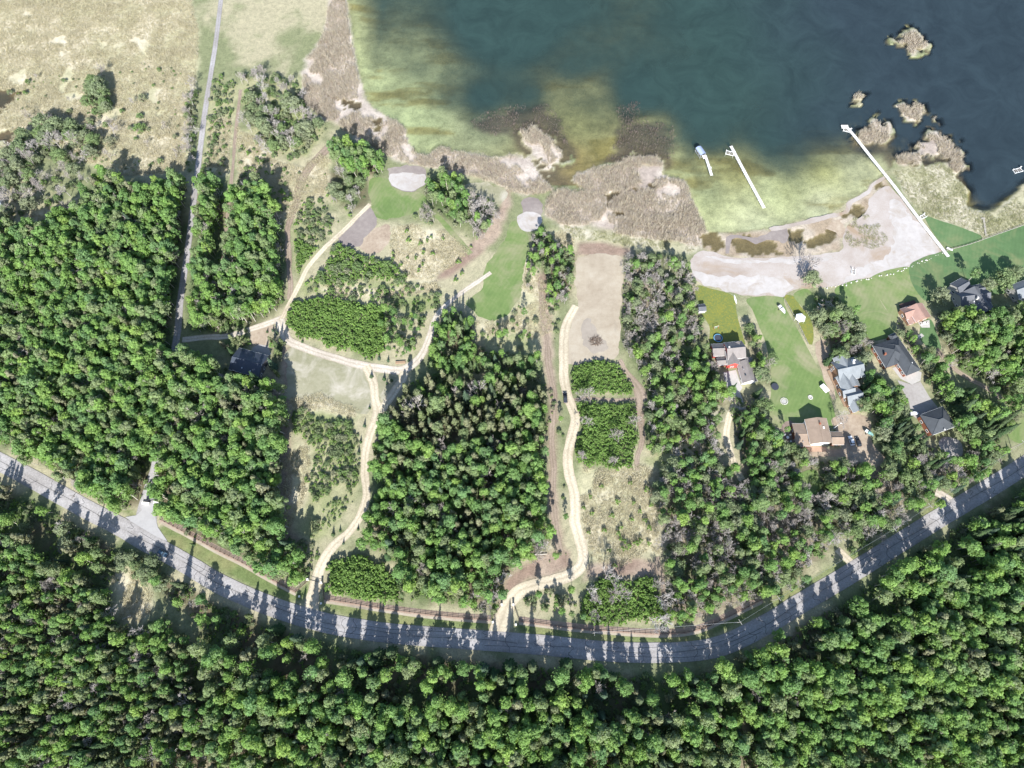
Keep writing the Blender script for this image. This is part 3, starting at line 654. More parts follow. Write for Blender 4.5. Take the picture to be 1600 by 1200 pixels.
YOUNG = [(472, 533), (570, 560), (580, 561), (592, 560), (606, 563), (638, 563), (600, 592), (604, 599), (612, 594), (580, 588), (577, 637), (569, 665), (563, 690), (560, 708), (520, 835), (531, 829), (559, 827), (571, 811), (579, 792), (536, 849), (516, 882), (486, 890), (510, 922), (469, 907), (417, 518), (426, 516), (433, 520)]
BUSHES = [  # round young spruces on the straw
    (965, 784), (990, 786), (1000, 799), (1017, 789), (925, 803), (956, 806), (970, 825), (987, 812), (970, 842), (952, 860), (982, 854), (960, 884), (994, 849), (1000, 845), (1014, 849), (920, 832), (944, 829), (912, 794), (922, 776), (1008, 813), (1014, 825), (976, 846), (966, 834), (974, 858), (940, 760), (985, 755), (1010, 765)]
BUSHES2 = [
    (636, 362), (638, 376), (657, 381), (674, 371), (692, 373), (662, 395), (614, 396), (614, 405), (637, 403), (626, 416), (661, 413), (650, 403), (655, 423), (716, 411), (722, 428), (712, 438), (605, 410), (746, 372), (736, 386), (668, 376), (676, 397)]
BUSHES3 = [(406, 254), (417, 271), (411, 282), (425, 294), (442, 302), (427, 322), (439, 329), (445, 313), (541, 326), (547, 337), (477, 334), (489, 341), (521, 314), (512, 306), (499, 350), (357, 195), (361, 175), (350, 230), (378, 230), (388, 240), (394, 265)]
THIN = [s['p'] for s in STANDS if 'grey scrubby' in s['where'] or 'above the right bend' in s['where'] or 'between the houses and the road' in s['where'] or 'below the red-walled' in s['where']]
GREEN = [[(455, 635), (560, 645), (562, 700), (556, 770), (520, 825), (490, 850), (465, 830), (485, 780), (490, 700), (458, 670)], [(470, 438), (640, 438), (692, 452), (685, 480), (650, 495), (590, 478), (500, 460), (466, 462)], [(745, 505), (840, 495), (850, 560), (770, 555)],
         [(328, 130), (372, 130), (368, 180), (330, 270), (315, 285)], [(375, 120), (470, 120), (505, 200), (480, 245), (400, 230)], [(1000, 715), (1060, 690), (1130, 720), (1060, 760), (1030, 740)], [(455, 360), (512, 345), (470, 435)]]
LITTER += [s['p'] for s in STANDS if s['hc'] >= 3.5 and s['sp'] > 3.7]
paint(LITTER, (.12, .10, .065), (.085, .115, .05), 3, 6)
paint(GREEN, (.20, .225, .105), (.27, .265, .155), 3, 9)
paint(STRAW, (.455, .41, .305), (.355, .335, .215), 3, 8)
paint(SOIL, (.22, .16, .125), (.29, .23, .18), 2, 4)
paint(THIN, (.25, .21, .16), (.15, .15, .085), 3, 8, .8)
paint(VERGE, (.12, .155, .06), (.18, .185, .085), 1.5, 2)
paint([[(1100, 362), (1150, 364), (1205, 358), (1272, 342), (1317, 330), (1328, 314), (1352, 302), (1362, 287), (1384, 276), (1392, 292), (1372, 300), (1360, 325), (1340, 345), (1318, 362), (1315, 392), (1260, 404), (1190, 406), (1120, 398), (1098, 388)]], (.36, .31, .25), (.27, .215, .155), 2, 4)
paint(REEDS, (.30, .255, .22), (.42, .37, .32), 2, 8)
paint(SEDGE, (.33, .315, .21), (.43, .395, .31), 2, 4)
zt = np.zeros(len(GX))
# lake bed
wet = depth > 0
bedc = idw(BED, GX, GY, 2.6)
stripe = fbm(GX * .35 + n1 * 30, GY * 1.3, 16)
bedc = bedc * (1 - 0.75 * sstep(.02, .2, stripe))[:, None] + np.array((.17, .14, .05)) * (.75 * sstep(.02, .2, stripe))[:, None]
weed = fbm(GX, GY, 7, 4)
bedc = bedc * (1 + np.clip(weed + .5 * n3, -.35, .35) * .75)[:, None]
for P in DARKBED:
    s = sdist(pts(P), GX, GY) + n2 * 10 + n3 * 6
    w = (1 - sstep(-5, 3, s))[:, None] * .85
    bedc = bedc * (1 - w) + np.array((.075, .06, .055)) * w
for P in ISLANDS:
    s = sdist(pts(P), GX, GY)
    w = (1 - sstep(3, 9, s))[:, None] * .9
    bedc = bedc * (1 - w) + np.array((.10, .08, .06)) * w
wb = sstep(0.0, 0.25, depth)[:, None]
alb = np.where(wet[:, None], alb * (1 - wb) + bedc * wb, alb)
zt = np.where(wet, -0.12 - depth, zt)
edge = sstep(4.0, 0.0, sd_lake) * (~wet)
zt = np.where(wet, zt, zt - 0.06 * edge)
for P, dmax in POOLS:
    s = sdist(pts(P), GX, GY) + n2 * 8 + n3 * 14 + .6
    dp = np.clip(-s * 0.35, 0, dmax)
    w = (s < 0) & (~wet)
    zt = np.where(w, -0.16 - dp, zt)
    alb = np.where(w[:, None], np.array((.135, .105, .06)) if dmax < .65 else np.array((.10, .075, .05)), alb)
nx, ny = len(xs), len(ys)
ii, jj = np.meshgrid(np.arange(nx - 1), np.arange(ny - 1))
a = (jj * nx + ii).ravel()
quads = np.stack([a, a + 1, a + nx + 1, a + nx], 1)
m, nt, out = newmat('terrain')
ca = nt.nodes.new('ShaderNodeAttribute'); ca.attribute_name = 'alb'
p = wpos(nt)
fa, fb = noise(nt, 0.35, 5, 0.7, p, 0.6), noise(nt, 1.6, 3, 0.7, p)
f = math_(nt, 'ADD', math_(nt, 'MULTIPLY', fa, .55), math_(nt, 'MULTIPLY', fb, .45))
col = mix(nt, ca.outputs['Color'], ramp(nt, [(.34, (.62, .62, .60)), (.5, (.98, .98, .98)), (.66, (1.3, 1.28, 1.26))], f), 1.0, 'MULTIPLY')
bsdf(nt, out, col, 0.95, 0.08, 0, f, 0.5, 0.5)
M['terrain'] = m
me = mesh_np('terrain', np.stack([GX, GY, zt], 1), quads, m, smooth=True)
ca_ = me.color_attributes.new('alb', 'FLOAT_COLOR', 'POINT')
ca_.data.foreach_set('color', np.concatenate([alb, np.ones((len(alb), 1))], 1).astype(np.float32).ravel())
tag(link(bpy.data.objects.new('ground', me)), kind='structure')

# water: clear near the shore, murky with depth
wx = np.concatenate([[-9000, -3000, -900], np.arange(-450, 451, 3.0), [900, 3000, 9000]])
wy = np.concatenate([np.arange(165, 471, 3.0), [520, 700, 1500, 9000]])
WX, WY = np.meshgrid(wx, wy)
WX, WY = WX.ravel(), WY.ravel()
from_grid_x = np.clip(np.searchsorted(xs, WX), 0, nx - 1)
from_grid_y = np.clip(np.searchsorted(ys, WY), 0, ny - 1)
wd = np.clip(-zt.reshape(ny, nx)[from_grid_y, from_grid_x] - .1, 0, None)
navy = sstep(120, 235, WX + fbm(WX, WY, 60) * 60 + (WY - 300) * .15)[:, None]
murk = np.array((.024, .046, .041)) * (1 - navy) + np.array((.022, .034, .041)) * navy
brown = sstep(.9, 0, np.hypot(WX - 40, (WY - 285)) / 60)[:, None] * .6
murk = murk * (1 - brown) + np.array((.05, .06, .03)) * brown
fog = 1 - np.exp(-(wd * 0.38) ** 2.0)
nwx, nwy = len(wx), len(wy)
ii, jj = np.meshgrid(np.arange(nwx - 1), np.arange(nwy - 1))
a = (jj * nwx + ii).ravel()
wq = np.stack([a, a + 1, a + nwx + 1, a + nwx], 1)
m, nt, out = newmat('lake_water')
am = nt.nodes.new('ShaderNodeAttribute'); am.attribute_name = 'murk'
d = nt.nodes.new('ShaderNodeBsdfDiffuse')
nt.links.new(mix(nt, am.outputs['Color'], ramp(nt, [(.35, (.8, .8, .82)), (.65, (1.15, 1.15, 1.15))], noise(nt, .05, 8, .7, wpos(nt), 1.0)), 1.0, 'MULTIPLY'), d.inputs[0])
t = nt.nodes.new('ShaderNodeBsdfTransparent'); t.inputs[0].default_value = (.95, .96, .88, 1)
ms = nt.nodes.new('ShaderNodeMixShader')
nt.links.new(am.outputs['Alpha'], ms.inputs[0]); nt.links.new(t.outputs[0], ms.inputs[1]); nt.links.new(d.outputs[0], ms.inputs[2])
gl = nt.nodes.new('ShaderNodeBsdfGlossy'); gl.inputs['Roughness'].default_value = .12
bp = nt.nodes.new('ShaderNodeBump'); bp.inputs['Distance'].default_value = .05; bp.inputs['Strength'].default_value = .35
nt.links.new(noise(nt, .8, 4, .6, wpos(nt)), bp.inputs['Height']); nt.links.new(bp.outputs[0], gl.inputs['Normal'])
mg = nt.nodes.new('ShaderNodeMixShader')
mg.inputs[0].default_value = .03; nt.links.new(ms.outputs[0], mg.inputs[1]); nt.links.new(gl.outputs[0], mg.inputs[2])
nt.links.new(mg.outputs[0], out.inputs[0])
me = mesh_np('water', np.stack([WX, WY, np.full(len(WX), -0.11)], 1), wq, m, smooth=True)
m.use_transparent_shadow = True
at_ = me.color_attributes.new('murk', 'FLOAT_COLOR', 'POINT')
at_.data.foreach_set('color', np.concatenate([murk, fog[:, None]], 1).astype(np.float32).ravel())
tag(link(bpy.data.objects.new('lake_water', me)), kind='structure')

# ------------------------------------------------------------------ sheets laid on the ground
TRACKW, LAWNW = [], []
LAY = [0]
def lay(z):
    LAY[0] += 1
    return z + .0007 * LAY[0]
def sheet(name, poly, mat, z, step=1.5, jit=0.5, smooth=True, parent=None):
    z = lay(z)
    P = pts(poly)
    if name not in ('meadow', 'silt_flat', 'sandbar'): LAWNW.append(P)
    if smooth: P = catmull(P, step, True)
    if jit:
        k = np.arange(len(P))
        P = P + np.stack([fbm(P[:, 0] * 1.0, P[:, 1], 4, 3), fbm(P[:, 0] + 90, P[:, 1], 4, 3)], 1) * jit * 3
    bm = bmesh.new()
    vv = [bm.verts.new((x, y, z)) for x, y in P]
    f_ = bm.faces.new(vv)
    f_.normal_update()
    if f_.normal.z < 0: f_.normal_flip()
    bmesh.ops.triangulate(bm, faces=[f_])
    me = bpy.data.meshes.new(name)
    bm.to_mesh(me); bm.free()
    me.materials.append(mat)
    o = link(bpy.data.objects.new(name, me), parent)
    if parent is None: tag(o, kind='structure')
    return o
def ribbon(name, poly, width, mat, z, jit=0.35, step=1.5, wpts=None, parent=None, world=False):
    if name != 'paved_road': z = lay(z)
    P = catmull(np.array(poly) if world else pts(poly), step)
    if name in ('gravel_track', 'dirt_track', 'mulch_strip'): TRACKW.append(P[::3])
    n = len(P)
    T = np.gradient(P, axis=0)
    T /= np.linalg.norm(T, axis=1)[:, None] + 1e-9
    N = np.stack([-T[:, 1], T[:, 0]], 1)
    w = np.full(n, width / 2.0) if wpts is None else np.interp(np.linspace(0, 1, n), np.linspace(0, 1, len(wpts)), wpts) / 2
    jl = fbm(P[:, 0] + 31, P[:, 1], 5, 3) * jit * 2
    jr = fbm(P[:, 0] + 331, P[:, 1], 5, 3) * jit * 2
    cols = 5
    V, UV = [], []
    L = np.concatenate([[0], np.cumsum(np.linalg.norm(np.diff(P, axis=0), axis=1))])
    for i in range(n):
        for c in range(cols):
            s = -1 + 2 * c / (cols - 1)
            off = s * (w[i] + (jl[i] if s < 0 else jr[i]) * abs(s))
            V.append((P[i, 0] + N[i, 0] * off, P[i, 1] + N[i, 1] * off, z))
            UV.append((c / (cols - 1), L[i]))
    Q = [(i * cols + c + 1, i * cols + c, (i + 1) * cols + c, (i + 1) * cols + c + 1) for i in range(n - 1) for c in range(cols - 1)]
    me = mesh_np(name, V, Q, mat)
    uvl = me.uv_layers.new(name='UVMap')
    uvl.data.foreach_set('uv', np.array([UV[i] for q in Q for i in q], dtype=np.float32).ravel())
    o = link(bpy.data.objects.new(name, me), parent)
    if parent is None: tag(o, kind='structure')
    return o

# lawns and clearings
sheet('lawn', [(800, 345), (812, 350), (826, 372), (826, 395), (818, 425), (812, 465), (790, 492), (765, 500), (738, 488), (728, 472), (752, 450), (757, 420), (775, 395), (790, 372)], M['lawn'], .02, jit=.9)
sheet('lawn', [(579, 280), (607, 280), (612, 292), (632, 299), (657, 300), (667, 315), (650, 332), (625, 340), (592, 342), (580, 320)], M['lawn'], .02, jit=.9)
sheet('lawn', [(728, 286), (760, 284), (790, 296), (788, 315), (770, 322), (745, 318), (732, 305)], M['meadow'], .02, jit=1.6)
sheet('lawn', [(592, 585), (605, 585), (622, 592), (618, 604), (607, 622), (597, 626), (592, 610)], M['meadow'], .03)
sheet('meadow', [(451, 548), (490, 556), (540, 570), (567, 578), (578, 600), (582, 625), (577, 643), (560, 646), (520, 634), (475, 626), (450, 620)], M['meadow'], .02, jit=1.6)
sheet('sandpit', [(608, 262), (640, 259), (664, 264), (667, 280), (655, 295), (635, 299), (617, 294), (608, 282)], M['silt'], .03, jit=1.2)
sheet('sandpit', [(609, 272), (635, 271), (665, 274), (664, 285), (653, 295), (635, 298), (617, 293), (609, 283)], M['sand_white'], .04, jit=.8)
sheet('sandpit', [(818, 312), (835, 309), (848, 318), (847, 335), (830, 338), (814, 330)], M['silt'], .03, jit=1.2)
sheet('sandpit', [(808, 338), (822, 330), (842, 334), (846, 346), (838, 358), (824, 361), (811, 354)], M['sand_white'], .04, jit=.8)
sheet('silt_flat', [(532, 367), (555, 345), (577, 325), (590, 342), (582, 358), (570, 372), (560, 386), (545, 386), (532, 378)], M['silt'], .03, jit=1.2)
sheet('silt_flat', [(583, 357), (600, 351), (611, 358), (610, 380), (592, 395), (565, 391), (560, 386), (571, 372)], M['dirt_path'], .025, jit=1.8)
sheet('dirt_clearing', [(905, 402), (940, 396), (972, 402), (972, 440), (968, 502), (966, 556), (935, 563), (890, 567), (886, 540), (890, 510), (900, 480), (900, 440)], M['dirt_clear'], .025, jit=1.3)
sheet('silt_flat', [(905, 506), (918, 497), (930, 508), (938, 520), (950, 535), (950, 546), (925, 546), (910, 530)], M['silt_pale'], .035, jit=2.6)
sheet('beach', [(1080, 405), (1095, 391), (1112, 393), (1142, 401), (1200, 403), (1240, 400), (1290, 396), (1318, 388), (1317, 375), (1325, 352), (1352, 332), (1358, 312), (1372, 298), (1384, 290), (1395, 296), (1420, 327), (1450, 362),
                (1474, 390), (1440, 408), (1400, 424), (1350, 436), (1320, 443), (1290, 448), (1245, 452), (1220, 463), (1190, 463), (1160, 462), (1130, 452), (1090, 441), (1079, 425)], M['sand'], .02, jit=.6)
sheet('beach', [(1084, 424), (1110, 428), (1150, 432), (1190, 430), (1225, 436), (1240, 448), (1220, 461), (1190, 462), (1160, 461), (1130, 451), (1092, 440)], M['sand_white'], .03, jit=1.6)
sheet('beach', [(1390, 312), (1412, 325), (1440, 355), (1470, 388), (1440, 405), (1400, 421), (1350, 433), (1318, 440), (1330, 425), (1365, 412), (1392, 395), (1396, 360), (1388, 335)], M['sand_white'], .03, jit=2.2)
sheet('beach', [(1100, 399), (1142, 404), (1200, 406), (1260, 402), (1300, 399), (1300, 404), (1250, 410), (1190, 412), (1130, 409)], M['sand_white'], .034, jit=1.2)
sheet('sandbar', [(1200, 357), (1232, 350), (1272, 340), (1317, 329), (1325, 314), (1352, 301), (1362, 286), (1380, 275), (1384, 278), (1366, 290), (1357, 305), (1331, 317), (1323, 333), (1280, 346), (1240, 355), (1205, 362)], M['sand'], .012, jit=.7)
sheet('sandbar', [(1135, 372), (1150, 366), (1180, 372), (1205, 362), (1226, 356), (1232, 372), (1226, 380), (1205, 374), (1180, 380), (1158, 371), (1142, 374), (1140, 395), (1133, 396)], M['silt'], .008, jit=1.0)
sheet('sandbar', [(1290, 357), (1300, 348), (1320, 338), (1312, 345), (1322, 356), (1316, 372), (1306, 362)], M['dirt_path'], .008, jit=1.0)
Y = [
    ([(1087, 448), (1115, 452), (1145, 462), (1150, 485), (1155, 505), (1162, 528), (1160, 540), (1112, 540), (1108, 510), (1092, 482)], 'lawn_dandelion'),
    ([(1168, 467), (1222, 464), (1227, 480), (1262, 545), (1290, 600), (1305, 650), (1302, 668), (1215, 668), (1200, 640), (1205, 610), (1200, 550), (1178, 490)], 'lawn'),
    ([(1225, 465), (1240, 463), (1252, 480), (1267, 500), (1271, 532), (1264, 538), (1247, 507)], 'lawn_dandelion'),
    ([(1240, 460), (1262, 452), (1275, 470), (1272, 495), (1254, 480)], 'lawn'),
    ([(1305, 450), (1357, 437), (1378, 475), (1402, 515), (1367, 532), (1340, 510), (1318, 475)], 'lawn'),
    ([(1358, 436), (1420, 417), (1438, 450), (1442, 474), (1409, 478), (1399, 505), (1380, 475)], 'lawn'),
    ([(1421, 416), (1475, 392), (1515, 381), (1560, 365), (1600, 352), (1680, 330), (1680, 420), (1600, 450), (1540, 462), (1480, 462), (1442, 468)], 'lawn_lush'),
    ([(1445, 340), (1475, 347), (1500, 355), (1535, 372), (1487, 387), (1472, 382)], 'lawn_lush'),
    ([(1440, 505), (1455, 500), (1466, 530), (1470, 545), (1455, 545), (1438, 530)], 'lawn_lush'),
    ([(1120, 632), (1140, 645), (1132, 660), (1110, 655)], 'meadow'),
    ([(1250, 742), (1275, 735), (1282, 765), (1262, 775)], 'lawn'),
    ([(1575, 660), (1640, 650), (1640, 690), (1585, 690)], 'lawn'),
]
for i, (P, mt) in enumerate(Y):
    sheet('lawn', P, M[mt], .03 + .004 * i, jit=.25)
# yards and drives
sheet('concrete_drive', [(1130, 582), (1150, 578), (1157, 600), (1160, 606), (1156, 612), (1166, 640), (1150, 640), (1142, 615), (1134, 600)], M['concrete'], .05, smooth=False, jit=0)
sheet('earth_yard', [(1300, 655), (1345, 648), (1360, 660), (1362, 690), (1385, 725), (1330, 725), (1310, 715), (1262, 712), (1262, 698), (1316, 698)], M['dirt_path'], .028, jit=.6)
sheet('earth_yard', [(1222, 664), (1240, 660), (1244, 698), (1222, 700)], M['dirt_dark'], .028, jit=.4)
sheet('brick_patio', [(1252, 697), (1292, 698), (1291, 706), (1254, 706)], M['paver'], .06, smooth=False, jit=0)
sheet('earth_yard', [(1273, 540), (1290, 532), (1296, 570), (1302, 600), (1306, 625), (1296, 615), (1284, 580)], M['dirt_path'], .055, jit=.5)
sheet('concrete_apron', [(1394, 575), (1412, 570), (1440, 582), (1438, 595), (1425, 601), (1407, 592)], M['concrete'], .06, smooth=False, jit=0)
sheet('grey_drive', [(1402, 594), (1425, 601), (1438, 596), (1452, 620), (1468, 640), (1440, 660), (1424, 648), (1420, 628)], M['drive_grey'], .05, smooth=False, jit=0)
sheet('grey_drive', [(1468, 688), (1482, 683), (1500, 690), (1503, 712), (1482, 716), (1470, 702)], M['drive_grey'], .05, jit=.4)
sheet('concrete_apron', [(395, 543), (405, 538), (418, 540), (424, 553), (412, 560), (390, 553)], M['drive_grey'], .06, smooth=False, jit=0)
sheet('earth_yard', [(392, 520), (415, 508), (430, 512), (418, 525), (418, 540), (398, 542)], M['gravel'] if False else M['dirt_path'], .045, jit=.5)
sheet('patio', [(1434, 504), (1452, 500), (1453, 512), (1440, 512)], M['concrete'], .07, smooth=False, jit=0)
sheet('patio', [(1432, 525), (1440, 521), (1444, 525), (1436, 530)], M['concrete'], .09, smooth=False, jit=0)
# tracks
ribbon('dirt_track', [(285, 531), (325, 527), (355, 525), (400, 512), (425, 503), (440, 497)], 3.2, M['gravel_pale'], .05)
ribbon('gravel_track', [(437, 507), (442, 495), (455, 470), (470, 440), (482, 417), (505, 390), (535, 362), (560, 337), (578, 319)], 2.6, M['gravel'], .056)
ribbon('dirt_track', [(453, 468), (454, 440), (450, 390), (451, 352), (464, 315), (470, 285), (490, 255), (520, 225)], 3.0, M['soil_track'], .048, jit=.9, wpts=[3, 3, 3, 4, 5, 6])
ribbon('gravel_track', [(436, 500), (443, 518), (452, 533), (482, 546), (525, 560), (562, 570), (595, 576), (625, 579), (645, 569), (660, 553), (672, 522), (677, 505), (687, 487), (705, 470), (725, 455), (750, 438), (767, 426)], 4.2, M['gravel_pale'], .06, wpts=[5.5, 4.6, 4.2, 4.2, 4.4, 4.5, 4.5, 3.6, 3.2, 2.6, 2.4, 2.2])
ribbon('gravel_track', [(572, 572), (580, 588), (585, 605), (586, 625), (591, 642), (587, 657), (576, 685), (571, 710), (570, 740), (572, 760), (572, 780), (562, 807), (545, 832), (520, 855), (505, 877), (496, 900), (492, 915), (488, 938), (486, 955)],
       4.0, M['gravel'], .064, wpts=[4.5, 4.2, 4.2, 5.5, 4.0, 3.8, 3.8, 3.8, 3.8, 4.0, 4.2, 4.4, 4.8, 7.0])
ribbon('gravel_track', [(632, 580), (629, 592), (617, 610), (605, 628), (595, 642)], 4.2, M['gravel'], .068)
ribbon('gravel_track', [(779, 990), (785, 968), (795, 943), (808, 927), (830, 916), (862, 908), (890, 899), (907, 886), (911, 866), (905, 840), (898, 815), (899, 790), (896, 765), (889, 740), (887, 715), (891, 690), (897, 668), (899, 652), (893, 634), (886, 615), (881, 590), (881, 565), (881, 540), (883, 515), (890, 495), (900, 478)],
       4.6, M['gravel'], .06, wpts=[9, 6.5, 5.5, 5.2, 5, 5, 4.8, 4.8, 4.8, 4.8, 4.8, 4.8, 5, 4.6, 4])
ribbon('dirt_track', [(682, 335), (705, 362), (735, 397)], 3.0, M['lawn'], .03, jit=.5)
ribbon('dirt_track', [(845, 435), (847, 490), (855, 535), (857, 570), (866, 615), (864, 652), (862, 690), (865, 740), (864, 785), (870, 835), (876, 862)], 2.8, M['soil_track'], .036, jit=.8)
ribbon('dirt_track', [(968, 562), (978, 580), (996, 605), (1002, 625), (1001, 655), (1004, 685), (996, 715), (995, 735)], 3.0, M['soil_track'], .036, jit=.6, wpts=[2, 3, 6, 5, 3, 2.4, 2])
ribbon('dirt_track', [(893, 626), (920, 622), (960, 625), (998, 622)], 1.6, M['soil_track'], .034, jit=.4)
ribbon('dirt_track', [(376, 140), (369, 200), (362, 280), (355, 340), (350, 392), (345, 430)], 2.0, M['soil_track'], .03, jit=.4)
ribbon('dirt_track', [(1026, 870), (1033, 900), (1040, 945)], 2.5, M['soil_track'], .03, jit=.5)
ribbon('gravel_track', [(1152, 620), (1142, 645), (1137, 662), (1135, 685), (1142, 710), (1153, 738), (1160, 750)], 3.4, M['gravel'], .05)
ribbon('gravel_track', [(1308, 858), (1318, 868), (1330, 880)], 3.4, M['gravel'], .05)
ribbon('dirt_track', [(1463, 545), (1490, 575), (1512, 590), (1535, 603), (1570, 625), (1600, 640)], 2.6, M['dirt_path'] if False else M['soil_track'], .05)
ribbon('gravel_track', [(1462, 768), (1480, 778), (1495, 790)], 4.0, M['gravel_pale'], .05)
ribbon('paved_lane', [(352, -60), (338, 60), (324, 150), (317, 200), (309, 265), (302, 320), (292, 400), (286, 440), (281, 477), (278, 515), (272, 552), (262, 620), (246, 712), (236, 762), (231, 790), (226, 825)],
       3.6, M['asphalt_lane'], .07, jit=.1, wpts=[2.9] * 5 + [3.3] * 5 + [3.6, 3.6, 3.8, 4.2, 11])
ROADPX = [(-160, 640), (-80, 680), (0, 722), (50, 748), (130, 793), (190, 824), (230, 848), (256, 861), (296, 884), (341, 911), (400, 938), (440, 953), (485, 967), (537, 979), (616, 990), (718, 998), (800, 1004), (870, 1010), (937, 1017),
          (1012, 1020), (1085, 1017), (1135, 1006), (1200, 974), (1255, 940), (1316, 904), (1393, 856), (1460, 814), (1530, 772), (1600, 728), (1680, 675), (1800, 600)]
road = ribbon('paved_road', ROADPX, 8.2, M['asphalt'], .15, jit=.12)
sheet('paved_apron', [(224, 786), (242, 786), (242, 806), (247, 824), (262, 846), (240, 838), (214, 822), (196, 808), (214, 805), (222, 797)], M['asphalt_plain'], .09, smooth=False, jit=0)
# crack seals on the road, laid as tar strips
RC = catmull(pts(ROADPX), 1.0)
RT = np.gradient(RC, axis=0); RT /= np.linalg.norm(RT, axis=1)[:, None]
RN = np.stack([-RT[:, 1], RT[:, 0]], 1)
mb = MB()
def strip(path, w, z):
    P = np.array(path); T = np.gradient(P, axis=0); T /= np.linalg.norm(T, axis=1)[:, None] + 1e-9
    N = np.stack([-T[:, 1], T[:, 0]], 1) * w / 2
    b = [(*(p - n), z) for p, n in zip(P, N)] + [(*(p + n), z) for p, n in zip(P, N)]
    k = len(P)
    mb.add(b, [(i, i + 1, k + i + 1, k + i) for i in range(k - 1)])
i = 8
while i < len(RC) - 12:
    ln = random.choice((.35, .6, .95, .95)); s0 = random.choice((-1, 1))
    offs = np.linspace(s0 * 3.9, s0 * 3.9 - s0 * 7.8 * ln, 9)
    strip([RC[min(len(RC) - 1, i + int(round(1.2 * math.sin(q * .8 + i))))] + RN[i] * o for q, o in enumerate(offs)], .16, .1535)
    i += random.randint(5, 13)
for lane, o0 in ((0, .1), (1, 2.0), (2, -1.9)):
    j = 4
    while j < len(RC) - 30:
        L = random.randint(14, 46)
        if lane == 0 or random.random() < .45:
            seg = range(j, min(len(RC), j + L))
            strip([RC[q] + RN[q] * (o0 + .35 * math.sin(q * .13 + lane * 2)) for q in seg], .15, .1565)
        j += L + random.randint(2, 14)
o = mb.build('crack_sealing', M['tar'], road); tag(o, kind='stuff')

